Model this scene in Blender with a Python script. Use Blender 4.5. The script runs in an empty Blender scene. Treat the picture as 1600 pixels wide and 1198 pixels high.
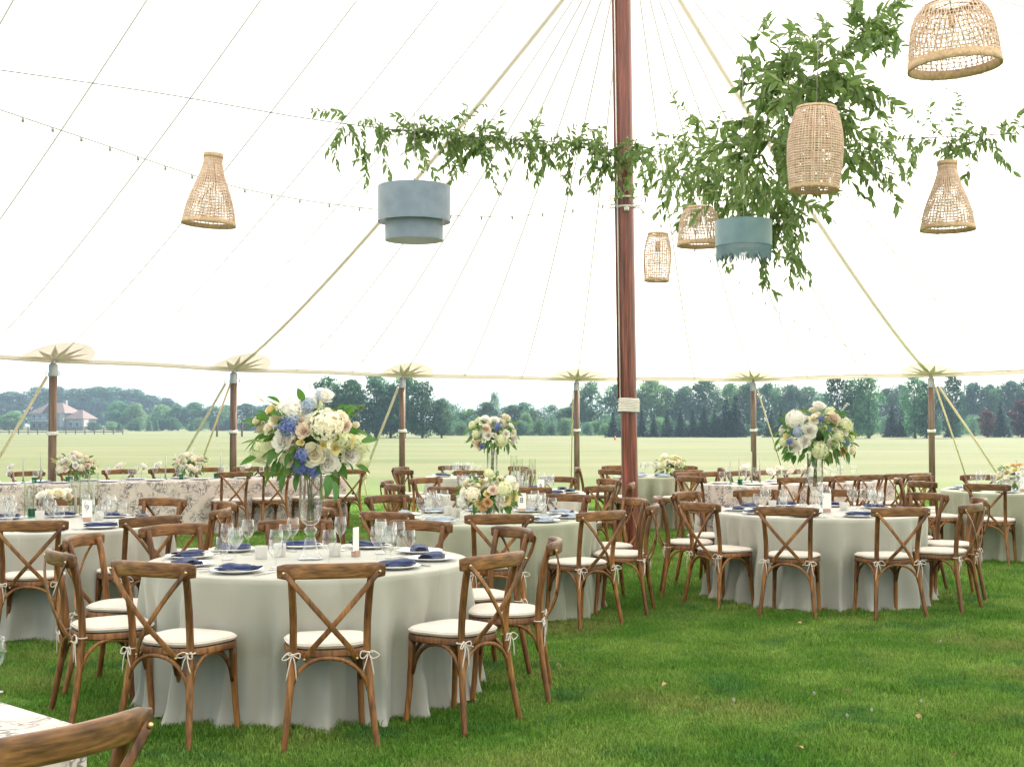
import bpy, math, random
import numpy as np
from mathutils import Vector, Matrix, Euler
R_ = math.radians
rnd = random.Random(7)
sc = bpy.context.scene
COL = sc.collection
# ------------------------------------------------------------------ camera, sky, sun, exposure
H = 1.55; FPX = 2000.0; PITCH = math.atan(63 / FPX)
cam_d = bpy.data.cameras.new('camera'); cam = bpy.data.objects.new('camera', cam_d); COL.objects.link(cam)
cam_d.sensor_width = 36; cam_d.lens = 45; cam_d.clip_end = 3000
cam.location = (0, 0, H); cam.rotation_euler = (math.pi / 2 + PITCH, 0, 0)
sc.camera = cam
SUN_EL, SUN_AZ = R_(46), R_(34)
world = bpy.data.worlds.new('World'); sc.world = world; world.use_nodes = True
wn = world.node_tree
sky = wn.nodes.new('ShaderNodeTexSky'); sky.sky_type = 'NISHITA'; sky.sun_disc = False
sky.sun_elevation = SUN_EL; sky.sun_rotation = SUN_AZ; sky.air_density = 1.0; sky.dust_density = 2.0; sky.ozone_density = 1.0
bgn = wn.nodes['Background']; bgn.inputs['Strength'].default_value = 0.10
wn.links.new(sky.outputs[0], bgn.inputs[0])
sv = Vector((math.sin(SUN_AZ) * math.cos(SUN_EL), math.cos(SUN_AZ) * math.cos(SUN_EL), math.sin(SUN_EL)))
sl = bpy.data.lights.new('sun', 'SUN'); sun = bpy.data.objects.new('sun', sl); COL.objects.link(sun)
sl.energy = 5.0; sl.angle = R_(0.6); sl.color = (1.0, 0.94, 0.84)
sun.rotation_euler = (-sv).to_track_quat('-Z', 'Y').to_euler(); sun.location = (20, 30, 30)
vs = sc.view_settings; vs.view_transform = 'Standard'; vs.look = 'None'; vs.exposure = 1.7; vs.gamma = 1.0
sc.render.engine = 'CYCLES'
cy = sc.cycles
cy.use_denoising = True; cy.max_bounces = 8; cy.diffuse_bounces = 4; cy.glossy_bounces = 3
cy.transmission_bounces = 6; cy.transparent_max_bounces = 64; cy.volume_bounces = 0
cy.sample_clamp_indirect = 6; cy.caustics_reflective = False; cy.caustics_refractive = False

cP, sP = math.cos(PITCH), math.sin(PITCH)
def at(px, py, d):
    """world point seen at photograph pixel (px, py), at depth d metres"""
    a = (px - 800) / FPX; b = (599 - py) / FPX
    y = cP - b * sP; z = sP + b * cP; s = d / y
    return Vector((a * s, d, H + z * s))

# ------------------------------------------------------------------ materials
MATS = {}
def nodes_of(m):
    return m.node_tree.nodes, m.node_tree.links
def mat(name, col, rough=0.6, col2=None, scale=8.0, stretch=(1, 1, 1), bump=0.0, bscale=60.0, trans=0.0, tcol=None, rand=0.0,
        spec=0.4, sheen=0.0, metal=0.0, detail=4, contrast=(0.35, 0.65), coords='Object', grain=None):
    m = bpy.data.materials.new(name); m.use_nodes = True
    n, l = nodes_of(m); b = n['Principled BSDF']
    b.inputs['Base Color'].default_value = (*col, 1); b.inputs['Roughness'].default_value = rough
    b.inputs['Specular IOR Level'].default_value = spec; b.inputs['Metallic'].default_value = metal
    if sheen: b.inputs['Sheen Weight'].default_value = sheen
    tc = n.new('ShaderNodeTexCoord'); mp = n.new('ShaderNodeMapping'); mp.inputs['Scale'].default_value = stretch
    l.new(tc.outputs[coords], mp.inputs[0])
    csock = None
    if col2 is not None:
        nz = n.new('ShaderNodeTexNoise'); nz.inputs['Scale'].default_value = scale; nz.inputs['Detail'].default_value = detail
        l.new(mp.outputs[0], nz.inputs['Vector'])
        rp = n.new('ShaderNodeValToRGB'); rp.color_ramp.elements[0].position = contrast[0]; rp.color_ramp.elements[1].position = contrast[1]
        rp.color_ramp.elements[0].color = (*col, 1); rp.color_ramp.elements[1].color = (*col2, 1)
        l.new(nz.outputs[0], rp.inputs[0]); csock = rp.outputs[0]
    if grain:
        mg = n.new('ShaderNodeMapping'); mg.inputs['Scale'].default_value = grain; l.new(tc.outputs[coords], mg.inputs[0])
        ng_ = n.new('ShaderNodeTexNoise'); ng_.inputs['Scale'].default_value = 1.0; ng_.inputs['Detail'].default_value = 5; l.new(mg.outputs[0], ng_.inputs[0])
        rg_ = n.new('ShaderNodeMapRange'); rg_.inputs['From Min'].default_value = .3; rg_.inputs['From Max'].default_value = .72; rg_.inputs['To Min'].default_value = .5; rg_.inputs['To Max'].default_value = 1.75; l.new(ng_.outputs[0], rg_.inputs['Value'])
        hg = n.new('ShaderNodeHueSaturation'); l.new(rg_.outputs[0], hg.inputs['Value']); l.new(csock, hg.inputs['Color']); csock = hg.outputs[0]
    if rand:
        oi = n.new('ShaderNodeObjectInfo'); mr = n.new('ShaderNodeMapRange')
        mr.inputs['To Min'].default_value = 1 - rand; mr.inputs['To Max'].default_value = 1 + rand
        l.new(oi.outputs['Random'], mr.inputs['Value'])
        hs = n.new('ShaderNodeHueSaturation'); l.new(mr.outputs[0], hs.inputs['Value'])
        if csock is None: hs.inputs['Color'].default_value = (*col, 1)
        else: l.new(csock, hs.inputs['Color'])
        csock = hs.outputs[0]
    if csock is not None: l.new(csock, b.inputs['Base Color'])
    if bump:
        nb = n.new('ShaderNodeTexNoise'); nb.inputs['Scale'].default_value = bscale; nb.inputs['Detail'].default_value = 3
        l.new(mp.outputs[0], nb.inputs['Vector'])
        bp = n.new('ShaderNodeBump'); bp.inputs['Strength'].default_value = bump; bp.inputs['Distance'].default_value = 0.01
        l.new(nb.outputs[0], bp.inputs['Height']); l.new(bp.outputs[0], b.inputs['Normal'])
    if trans:
        tr = n.new('ShaderNodeBsdfTranslucent'); mx = n.new('ShaderNodeMixShader'); mx.inputs[0].default_value = trans
        tr.inputs['Color'].default_value = (*(tcol or col), 1)
        if tcol is None and csock is not None: l.new(csock, tr.inputs['Color'])
        l.new(b.outputs[0], mx.inputs[1]); l.new(tr.outputs[0], mx.inputs[2])
        l.new(mx.outputs[0], n['Material Output'].inputs['Surface'])
    MATS[name] = m
    return m

def glass_mat(name, tint=(0.97, 0.985, 0.98), k=1.0, ior=1.45, rough=0.0):
    m = bpy.data.materials.new(name); m.use_nodes = True
    n, l = nodes_of(m); n.remove(n['Principled BSDF'])
    t = n.new('ShaderNodeBsdfTransparent'); t.inputs[0].default_value = (*tint, 1)
    g = n.new('ShaderNodeBsdfGlossy'); g.inputs['Roughness'].default_value = rough
    f = n.new('ShaderNodeLayerWeight'); f.inputs[0].default_value = 0.5
    pw = n.new('ShaderNodeMath'); pw.operation = 'POWER'; pw.inputs[1].default_value = 3.2; l.new(f.outputs['Facing'], pw.inputs[0])
    ad = n.new('ShaderNodeMath'); ad.operation = 'ADD'; ad.inputs[1].default_value = 0.035; l.new(pw.outputs[0], ad.inputs[0])
    mu = n.new('ShaderNodeMath'); mu.operation = 'MULTIPLY'; mu.inputs[1].default_value = k; mu.use_clamp = True
    mx = n.new('ShaderNodeMixShader')
    l.new(ad.outputs[0], mu.inputs[0]); l.new(mu.outputs[0], mx.inputs[0]); l.new(t.outputs[0], mx.inputs[1]); l.new(g.outputs[0], mx.inputs[2])
    l.new(mx.outputs[0], n['Material Output'].inputs['Surface']); MATS[name] = m
    return m

M_wood = mat('chair wood', (0.085, 0.032, 0.009), 0.42, (0.235, 0.10, 0.030), 5, (1, 1, 0.4), 0.12, 45, rand=0.22, grain=(70, 70, 7))
M_railwood = mat('rail wood', (0.085, 0.035, 0.011), 0.42, (0.245, 0.115, 0.042), 9, (0.5, 1, 1), 0.15, 40, rand=0.22, grain=(9, 60, 110))
M_cush = mat('ivory cushion', (0.60, 0.525, 0.455), 0.9, (0.66, 0.59, 0.525), 12, bump=0.12, bscale=260, sheen=0.2)
M_bolt = mat('brass bolt', (0.55, 0.42, 0.22), 0.35, metal=1.0)
M_canvas = mat('sailcloth', (0.84, 0.84, 0.82), 0.75, (0.86, 0.86, 0.84), 3, trans=0.58, tcol=(0.90, 0.87, 0.815))
M_seam = mat('sailcloth seam', (0.62, 0.615, 0.61), 0.8, trans=0.33, tcol=(0.47, 0.465, 0.46))
M_hem = mat('eave webbing', (0.78, 0.71, 0.64), 0.8, (0.82, 0.75, 0.69), 30, trans=0.36)
M_patch = mat('reinforcing patch', (0.78, 0.72, 0.67), 0.8, (0.82, 0.76, 0.71), 8, trans=0.34)
M_star = mat('star patch', (0.60, 0.535, 0.46), 0.8, (0.64, 0.575, 0.50), 8, trans=0.24)
M_strap = mat('webbing strap', (0.74, 0.66, 0.60), 0.85, (0.80, 0.73, 0.67), 60, trans=0.26)
M_guy = mat('guy webbing', (0.66, 0.52, 0.31), 0.85, (0.78, 0.66, 0.44), 20)
M_polewood = mat('side pole wood', (0.10, 0.060, 0.038), 0.55, (0.20, 0.13, 0.09), 6, (4, 4, 0.3), 0.3, 40, rand=0.08)
M_redwood = mat('red centre pole wood', (0.085, 0.017, 0.011), 0.32, (0.20, 0.052, 0.032), 9, (3, 3, 0.15), 0.35, 30, spec=.6, grain=(60, 60, 2.5))
M_metal = mat('galvanised metal', (0.36, 0.37, 0.38), 0.5, metal=0.6)
M_rope = mat('white rope', (0.78, 0.75, 0.70), 0.9, (0.68, 0.64, 0.58), 60, bump=0.4, bscale=120)
M_plate = mat('white china', (0.82, 0.81, 0.79), 0.18, spec=0.5)
M_navy = mat('navy linen', (0.012, 0.022, 0.085), 0.9, (0.018, 0.034, 0.115), 30, bump=0.2, bscale=250, sheen=0.15, rand=0.12)
M_dusty = mat('grey blue linen', (0.24, 0.29, 0.38), 0.9, (0.32, 0.37, 0.46), 30, bump=0.2, bscale=250, sheen=0.15, rand=0.1)
M_steel = mat('cutlery steel', (0.7, 0.68, 0.65), 0.2, metal=1.0)
M_glass = glass_mat('clear glass', (0.992, 0.995, 0.994), 1.35)
M_thickglass = glass_mat('thick vase glass', (0.975, 0.985, 0.983), 1.9)
M_greenglass = glass_mat('sea green glass', (0.42, 0.68, 0.60), 1.2)
M_frost = mat('frosted votive', (0.80, 0.79, 0.76), 0.35, trans=0.5, tcol=(0.85, 0.84, 0.82))
M_wax = mat('sage taper wax', (0.42, 0.44, 0.36), 0.5, (0.48, 0.50, 0.42), 10)
M_copper = mat('copper block', (0.46, 0.30, 0.23), 0.4)
M_card = mat('card', (0.85, 0.84, 0.81), 0.8)
M_ink = mat('navy ink', (0.03, 0.05, 0.15), 0.8)
M_rattan = mat('rattan', (0.62, 0.43, 0.325), 0.65, (0.76, 0.58, 0.465), 25, bump=0.3, bscale=150, trans=0.12)
M_rattandark = mat('rattan rim', (0.50, 0.32, 0.20), 0.7, (0.66, 0.46, 0.31), 40, bump=0.5, bscale=120)
M_bluevelvet = mat('blue grey velvet', (0.185, 0.235, 0.315), 0.85, (0.23, 0.285, 0.37), 9, sheen=0.6, trans=0.10, bump=0.1, bscale=90)
M_tealvelvet = mat('teal velvet', (0.14, 0.225, 0.27), 0.85, (0.175, 0.27, 0.315), 9, sheen=0.6, trans=0.08, bump=0.1, bscale=90)
M_silver = mat('silver lining', (0.62, 0.62, 0.62), 0.4, metal=0.25, trans=0.15)
M_bulb = glass_mat('bulb glass', (0.9, 0.9, 0.88), 2.2)
M_cable = mat('dark cable', (0.06, 0.055, 0.05), 0.6)
M_palecable = mat('pale cable', (0.36, 0.355, 0.345), 0.6)
M_stem = mat('vine stem', (0.11, 0.11, 0.045), 0.8, (0.15, 0.16, 0.06), 20)
M_vineleaf = mat('vine leaf', (0.075, 0.155, 0.036), 0.36, (0.26, 0.34, 0.12), 6.0, trans=0.45, tcol=(0.20, 0.31, 0.09), spec=0.5)
M_leaf = mat('bouquet leaf', (0.04, 0.125, 0.028), 0.35, (0.075, 0.185, 0.045), 6, trans=0.35, tcol=(0.14, 0.32, 0.05), rand=0.25)
M_leaflight = mat('young bouquet leaf', (0.10, 0.17, 0.035), 0.45, (0.14, 0.22, 0.05), 6, trans=0.35, tcol=(0.2, 0.3, 0.06), rand=0.2)
M_cream = mat('cream petal', (0.91, 0.82, 0.64), 0.6, (0.92, 0.87, 0.73), 14, trans=0.3, rand=0.05)
M_white = mat('white petal', (0.92, 0.88, 0.81), 0.6, (0.93, 0.90, 0.85), 14, trans=0.3, rand=0.03)
M_blush = mat('blush petal', (0.90, 0.73, 0.61), 0.6, (0.92, 0.80, 0.70), 14, trans=0.3, rand=0.06)
M_yellow = mat('butter yellow petal', (0.90, 0.78, 0.38), 0.6, (0.91, 0.83, 0.50), 14, trans=0.3, rand=0.06)
M_peach = mat('peach petal', (0.80, 0.50, 0.26), 0.6, (0.83, 0.60, 0.36), 14, trans=0.3, rand=0.06)
M_blue = mat('blue hydrangea petal', (0.09, 0.13, 0.38), 0.6, (0.24, 0.30, 0.60), 40, trans=0.25)
M_paleblue = mat('pale blue petal', (0.38, 0.46, 0.62), 0.6, (0.52, 0.58, 0.70), 30, trans=0.3)
M_limehyd = mat('pale green hydrangea petal', (0.72, 0.75, 0.44), 0.6, (0.86, 0.85, 0.62), 40, trans=0.3)
M_centre = mat('flower centre', (0.75, 0.42, 0.10), 0.7)
M_foam = mat('moss ball', (0.03, 0.06, 0.02), 0.9, (0.05, 0.09, 0.03), 20)

def cloth_mat(name, c1, c2, sheen=0.25, rough=0.55):
    m = mat(name, c1, rough, c2, 2.2, sheen=sheen, spec=0.35)
    n, l = nodes_of(m); b = n['Principled BSDF']
    tc = n.new('ShaderNodeTexCoord')
    a = n.new('ShaderNodeTexNoise'); a.inputs['Scale'].default_value = 420; a.inputs['Detail'].default_value = 1
    mpc = n.new('ShaderNodeMapping'); mpc.inputs['Rotation'].default_value = (0, 0, R_(31)); mpc.inputs['Scale'].default_value = (1.45, 1.45, 1.45); sx_ = n.new('ShaderNodeSeparateXYZ')
    dist = []
    nz = n.new('ShaderNodeTexNoise'); nz.inputs['Scale'].default_value = 2.5
    av = n.new('ShaderNodeMixRGB'); av.inputs[0].default_value = 0.18
    l.new(tc.outputs['Object'], nz.inputs[0]); l.new(tc.outputs['Object'], av.inputs[1]); l.new(nz.outputs['Color'], av.inputs[2])
    av.inputs[0].default_value = 0.03; l.new(av.outputs[0], mpc.inputs[0]); l.new(mpc.outputs[0], sx_.inputs[0]); l.new(tc.outputs['Object'], a.inputs[0])
    for ax in ('X', 'Y'):
        pp = n.new('ShaderNodeMath'); pp.operation = 'PINGPONG'; pp.inputs[1].default_value = 0.5; l.new(sx_.outputs[ax], pp.inputs[0]); dist.append(pp.outputs[0])
    mn = n.new('ShaderNodeMath'); mn.operation = 'MINIMUM'; l.new(dist[0], mn.inputs[0]); l.new(dist[1], mn.inputs[1])
    mr = n.new('ShaderNodeMapRange'); mr.inputs['From Max'].default_value = 0.018; l.new(mn.outputs[0], mr.inputs['Value'])
    b1 = n.new('ShaderNodeBump'); b1.inputs['Strength'].default_value = 0.10; b1.inputs['Distance'].default_value = 0.003
    b2 = n.new('ShaderNodeBump'); b2.inputs['Strength'].default_value = 0.3; b2.inputs['Distance'].default_value = 0.006
    l.new(a.outputs[0], b1.inputs['Height']); l.new(mr.outputs[0], b2.inputs['Height']); l.new(b1.outputs[0], b2.inputs['Normal'])
    l.new(b2.outputs[0], b.inputs['Normal'])
    return m
M_sage = cloth_mat('sage grey satin', (0.355, 0.345, 0.295), (0.40, 0.388, 0.335))
M_olive = cloth_mat('olive sage cloth', (0.30, 0.31, 0.225), (0.34, 0.35, 0.26))
M_ivorycl = cloth_mat('ivory satin', (0.52, 0.49, 0.44), (0.57, 0.54, 0.48))
def toile_mat():
    m = mat('printed botanical linen', (0.57, 0.485, 0.43), 0.8, (0.62, 0.53, 0.475), 3, sheen=0.1)
    n, l = nodes_of(m); b = n['Principled BSDF']; src = b.inputs['Base Color'].links[0].from_socket
    tc = n.new('ShaderNodeTexCoord')
    fac = None
    for sc_, th, seed in ((7.0, 0.034, 0.0), (13.0, 0.045, 7.3)):
        nz = n.new('ShaderNodeTexNoise'); nz.inputs['Scale'].default_value = sc_; nz.inputs['Detail'].default_value = 2.5; nz.inputs['Distortion'].default_value = 1.6
        ad = n.new('ShaderNodeVectorMath'); ad.inputs[1].default_value = (seed, seed, seed)
        l.new(tc.outputs['Object'], ad.inputs[0]); l.new(ad.outputs[0], nz.inputs[0])
        s = n.new('ShaderNodeMath'); s.operation = 'SUBTRACT'; s.inputs[1].default_value = 0.5; l.new(nz.outputs[0], s.inputs[0])
        ab = n.new('ShaderNodeMath'); ab.operation = 'ABSOLUTE'; l.new(s.outputs[0], ab.inputs[0])
        mr = n.new('ShaderNodeMapRange'); mr.inputs['From Min'].default_value = th; mr.inputs['From Max'].default_value = th * 0.35
        l.new(ab.outputs[0], mr.inputs['Value'])
        if fac is None: fac = mr.outputs[0]
        else:
            mxx = n.new('ShaderNodeMath'); mxx.operation = 'MAXIMUM'; l.new(fac, mxx.inputs[0]); l.new(mr.outputs[0], mxx.inputs[1]); fac = mxx.outputs[0]
    msk = n.new('ShaderNodeTexNoise'); msk.inputs['Scale'].default_value = 6.5; l.new(tc.outputs['Object'], msk.inputs[0])
    mk = n.new('ShaderNodeMapRange'); mk.inputs['From Min'].default_value = 0.42; mk.inputs['From Max'].default_value = 0.54; l.new(msk.outputs[0], mk.inputs['Value'])
    f2 = n.new('ShaderNodeMath'); f2.operation = 'MULTIPLY'; l.new(fac, f2.inputs[0]); l.new(mk.outputs[0], f2.inputs[1])
    mx = n.new('ShaderNodeMixRGB'); mx.inputs[2].default_value = (0.16, 0.145, 0.15, 1); l.new(f2.outputs[0], mx.inputs[0]); l.new(src, mx.inputs[1])
    l.new(mx.outputs[0], b.inputs['Base Color'])
    return m
M_toile = toile_mat()

# ------------------------------------------------------------------ mesh builder
class MB:
    def __init__(s): s.v = []; s.f = []
    def add(s, vs, fs):
        o = len(s.v); s.v += [tuple(p) for p in vs]; s.f += [tuple(i + o for i in f) for f in fs]; return s
    def box(s, c, d, rot=None):
        x, y, z = (k / 2 for k in d)
        ps = [Vector((a * x, b * y, e * z)) for e in (-1, 1) for b in (-1, 1) for a in (-1, 1)]
        if rot is not None: ps = [rot @ p for p in ps]
        c = Vector(c)
        return s.add([p + c for p in ps], [(0, 2, 3, 1), (4, 5, 7, 6), (0, 1, 5, 4), (2, 6, 7, 3), (0, 4, 6, 2), (1, 3, 7, 5)])
    def tube(s, pts, rad, n=8, cap=True, closed=False, flat=None, up=None):
        """swept tube; rad number or list; flat=(w,h): flattened section, w along the binormal"""
        pts = [Vector(p) for p in pts]; N = len(pts)
        rads = rad if isinstance(rad, (list, tuple)) else [rad] * N
        rings = []; nrm = None
        for i, p in enumerate(pts):
            if closed: t = pts[(i + 1) % N] - pts[i - 1]
            else: t = pts[min(i + 1, N - 1)] - pts[max(i - 1, 0)]
            t.normalize()
            if up is not None:
                nrm = Vector(up) - t * t.dot(Vector(up)); nrm.normalize()
            elif nrm is None:
                a = Vector((0, 0, 1)) if abs(t.z) < 0.9 else Vector((0, 1, 0))
                nrm = (a - t * a.dot(t)).normalized()
            else:
                nrm = (nrm - t * nrm.dot(t)).normalized()
            bi = t.cross(nrm)
            w, h = (flat if flat else (1, 1))
            ring = []
            for k in range(n):
                an = 2 * math.pi * (k + 0.5) / n
                ca, sa = math.cos(an), math.sin(an)
                if flat:
                    ca = math.copysign(abs(ca) ** 0.5, ca); sa = math.copysign(abs(sa) ** 0.5, sa)
                ring.append(p + bi * ca * rads[i] * w + nrm * sa * rads[i] * h)
            rings.append(ring)
        vs_ = [q for r in rings for q in r]; fs = []
        for i in range(N if closed else N - 1):
            j = (i + 1) % N
            for k in range(n):
                k2 = (k + 1) % n
                fs.append((i * n + k, i * n + k2, j * n + k2, j * n + k))
        if cap and not closed:
            fs.append(tuple(range(n))[::-1]); fs.append(tuple((N - 1) * n + k for k in range(n)))
        return s.add(vs_, fs)
    def lathe(s, prof, n=20, c=(0, 0, 0), close=False):
        c = Vector(c); vs_ = []; fs = []
        for r, z in prof:
            for k in range(n):
                a = 2 * math.pi * k / n; vs_.append(c + Vector((r * math.cos(a), r * math.sin(a), z)))
        m = len(prof)
        for i in range(m if close else m - 1):
            j = (i + 1) % m
            for k in range(n):
                k2 = (k + 1) % n; fs.append((i * n + k, i * n + k2, j * n + k2, j * n + k))
        return s.add(vs_, fs)
    def grid(s, rows, wrap=False):
        nr, nc = len(rows), len(rows[0]); fs = []
        for i in range(nr - 1):
            for k in range(nc if wrap else nc - 1):
                k2 = (k + 1) % nc; fs.append((i * nc + k, i * nc + k2, (i + 1) * nc + k2, (i + 1) * nc + k))
        return s.add([p for r in rows for p in r], fs)
    def mesh(s, name, m, smooth=True):
        me = bpy.data.meshes.new(name); me.from_pydata(s.v, [], s.f)
        if smooth is True: me.polygons.foreach_set('use_smooth', [True] * len(me.polygons))
        me.materials.append(m)
        if smooth == 'auto':
            me.polygons.foreach_set('use_smooth', [True] * len(me.polygons))
            me.set_sharp_from_angle(angle=R_(40))
        me.update(); return me

def np_mesh(name, verts, faces, m, smooth=False):
    me = bpy.data.meshes.new(name); nf, k = faces.shape
    me.vertices.add(len(verts)); me.vertices.foreach_set('co', verts.astype(np.float32).ravel())
    me.loops.add(nf * k); me.loops.foreach_set('vertex_index', faces.astype(np.int32).ravel())
    me.polygons.add(nf); me.polygons.foreach_set('loop_start', np.arange(0, nf * k, k, dtype=np.int32))
    me.polygons.foreach_set('use_smooth', [smooth] * nf)
    me.update(calc_edges=True); me.materials.append(m); return me

def tag(o, label=None, cat=None, group=None, kind=None):
    if label: o['label'] = label
    if cat: o['category'] = cat
    if group: o['group'] = group
    if kind: o['kind'] = kind
    return o
def obj(name, me, parent=None, loc=(0, 0, 0), rot=(0, 0, 0), scale=(1, 1, 1)):
    o = bpy.data.objects.new(name, me); COL.objects.link(o); o.parent = parent
    o.location = loc; o.rotation_euler = rot; o.scale = scale if not isinstance(scale, (int, float)) else (scale,) * 3
    return o
def thing(name, label, cat, loc=(0, 0, 0), rz=0.0, group=None, scale=1.0):
    o = obj(name, None, None, loc, (0, 0, rz), scale); o.empty_display_size = 0.2
    return tag(o, label, cat, group)
def clone(root, loc, rot=(0, 0, 0), label=None, group=None, scale=None):
    def cp(o, par):
        c = o.copy(); COL.objects.link(c); c.parent = par
        for ch in KIDS.get(o.name, ()): cp(ch, c)
        return c
    r = cp(root, None); r.location = loc; r.rotation_euler = rot if not isinstance(rot, (int, float)) else (0, 0, rot)
    if label: r['label'] = label
    if group: r['group'] = group
    if scale: r.scale = (scale,) * 3 if isinstance(scale, (int, float)) else scale
    return r
KIDS = {}
def register(root):
    """remember the children of a prototype so copies do not have to search the scene"""
    ks = list(root.children); KIDS[root.name] = ks
    for k in ks: register(k)
    return root
USED = set()
def place(proto, loc, rot, label, group=None, scale=None):
    """the first use moves the prototype itself, later uses copy it"""
    rot = rot if not isinstance(rot, (int, float)) else (0, 0, rot)
    if proto.name not in USED:
        USED.add(proto.name)
        proto.location = loc; proto.rotation_euler = rot
        proto['label'] = label
        if group: proto['group'] = group
        if scale: proto.scale = (scale,) * 3 if isinstance(scale, (int, float)) else scale
        return proto
    o = clone(proto, loc, rot, label, group, scale)
    if not scale: o.scale = (1, 1, 1)
    return o

# ------------------------------------------------------------------ ground
def ground_mat():
    m = bpy.data.materials.new('mown grass'); m.use_nodes = True; n, l = nodes_of(m); b = n['Principled BSDF']
    b.inputs['Roughness'].default_value = 0.9; b.inputs['Specular IOR Level'].default_value = 0.1
    tc = n.new('ShaderNodeTexCoord')
    def noise(scale, det, stretch=(1, 1, 1)):
        mp = n.new('ShaderNodeMapping'); mp.inputs['Scale'].default_value = stretch; l.new(tc.outputs['Object'], mp.inputs[0])
        z = n.new('ShaderNodeTexNoise'); z.inputs['Scale'].default_value = scale; z.inputs['Detail'].default_value = det
        l.new(mp.outputs[0], z.inputs[0]); return z.outputs[0]
    def ramp(s, a, c, p0=0.35, p1=0.65):
        r = n.new('ShaderNodeValToRGB'); r.color_ramp.elements[0].position = p0; r.color_ramp.elements[1].position = p1
        r.color_ramp.elements[0].color = (*a, 1); r.color_ramp.elements[1].color = (*c, 1); l.new(s, r.inputs[0]); return r.outputs[0]
    near = ramp(noise(1.1, 5), (0.055, 0.135, 0.014), (0.115, 0.19, 0.032))
    far = ramp(noise(0.16, 6, (0.35, 1, 1)), (0.108, 0.130, 0.052), (0.174, 0.172, 0.088), .3, .7)
    strp = ramp(noise(0.9, 3, (0.03, 1, 1)), (0.90, 0.93, 0.88), (1.04, 1.03, 1.02))
    mu = n.new('ShaderNodeMixRGB'); mu.blend_type = 'MULTIPLY'; mu.inputs[0].default_value = 1; l.new(far, mu.inputs[1]); l.new(strp, mu.inputs[2])
    sep = n.new('ShaderNodeSeparateXYZ'); l.new(tc.outputs['Object'], sep.inputs[0])
    ad = n.new('ShaderNodeMath'); ad.operation = 'MULTIPLY_ADD'; ad.inputs[1].default_value = 5.0
    l.new(noise(0.25, 3), ad.inputs[0]); l.new(sep.outputs['Y'], ad.inputs[2])
    mr = n.new('ShaderNodeMapRange'); mr.inputs['From Min'].default_value = 19; mr.inputs['From Max'].default_value = 42; l.new(ad.outputs[0], mr.inputs['Value'])
    mx = n.new('ShaderNodeMixRGB'); l.new(mr.outputs[0], mx.inputs[0]); l.new(near, mx.inputs[1]); l.new(mu.outputs[0], mx.inputs[2])
    l.new(mx.outputs[0], b.inputs['Base Color'])
    bp = n.new('ShaderNodeBump'); bp.inputs['Strength'].default_value = 0.6; bp.inputs['Distance'].default_value = 0.03
    l.new(noise(45, 4), bp.inputs['Height']); l.new(bp.outputs[0], b.inputs['Normal'])
    return m
g = MB(); xs = [-1500, -300, -60, -15, 15, 60, 300, 1500]; ys = [-300, -40, 0, 25, 60, 150, 500, 2500]
g.grid([[(x, y, 0) for x in xs] for y in ys])
tag(obj('ground', g.mesh('ground', ground_mat(), False)), 'mown grass field reaching back to the trees', None, kind='structure')

# ------------------------------------------------------------------ tent geometry
ZE, ZP = 2.44, 7.5
Cp = Vector((1.37, 14.8)); u = Vector((0.508, 0.861)).normalized(); nn = Vector((u.y, -u.x))
PL = [Vector(p) for p in ((-6.26, 17.45), (-4.46, 20.5), (-1.98, 23.1), (1.27, 25.1), (4.79, 25.4), (7.47, 22.8))]
P2 = PL[1]; off = (P2 - Cp).dot(nn)
P2R = P2 + nn * (-off + 10.6)      # the far side lies out of the picture
CAP = [P2, PL[2], PL[3], PL[4], PL[5], Vector((10.6, 19.9)), Vector((12.4, 15.6)), P2R]
def gprof(t): return t ** 1.17
def eave_z(s): return ZE + 0.015 * math.sin(math.pi * (s % 1.0)) ** 2     # the hem lifts a touch between poles
def cap_pt(s, t):
    i = min(int(s), len(CAP) - 2); f = s - i
    e = CAP[i].lerp(CAP[i + 1], f)
    e = e + (Cp - e).normalized() * 0.07 * math.sin(math.pi * f)
    t2 = t * 0.985; p = e.lerp(Cp, t2); ez = eave_z(s)
    return Vector((p.x, p.y, ez + (ZP - ez) * gprof(t2)))
BAY = 3.54
def ridge_z(v):
    w = (v % 12.5) / 12.5
    return ZP - 0.8 * 4 * w * (1 - w)
def mid_pt(v, t, side):
    e = (P2 if side > 0 else P2R) - u * v
    r = Cp - u * v
    f = (v / BAY) % 1.0
    e = e + (r - e).normalized() * 0.07 * math.sin(math.pi * f)
    p = e.lerp(r, t); ez = eave_z(v / BAY); zr = ridge_z(v)
    return Vector((p.x, p.y, ez + (zr - ez) * gprof(t)))
tent = thing('sailcloth_tent', 'large white sailcloth tent roof with star patches at its eave', 'tent', (Cp.x, Cp.y, 0))
T0 = Vector((Cp.x, Cp.y, 0))
NR = 14
def panel(fn, a, b, nc=5):
    m = MB(); m.grid([[fn(a + (b - a) * k / (nc - 1), i / NR) - T0 for k in range(nc)] for i in range(NR + 1)])
    obj('roof_panel', m.mesh('roof_panel', M_canvas), tent)
def ribbon(fn, s, ts0, ts1, w, drop, name, m_, n=22, sag=0.0):
    pts = [fn(s, ts0 + (ts1 - ts0) * i / n) for i in range(n + 1)]
    m = MB(); rows = []
    for i, p in enumerate(pts):
        t = (pts[min(i + 1, n)] - pts[max(i - 1, 0)]).normalized()
        side = t.cross(Vector((0, 0, 1))).normalized(); nr = side.cross(t)
        q = p - nr * (drop) - T0
        rows.append([q - side * w / 2, q - side * w / 2 - nr * 0.004, q + side * w / 2 - nr * 0.004, q + side * w / 2])
    m.grid(rows); return obj(name, m.mesh(name, m_, False), tent)
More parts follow.
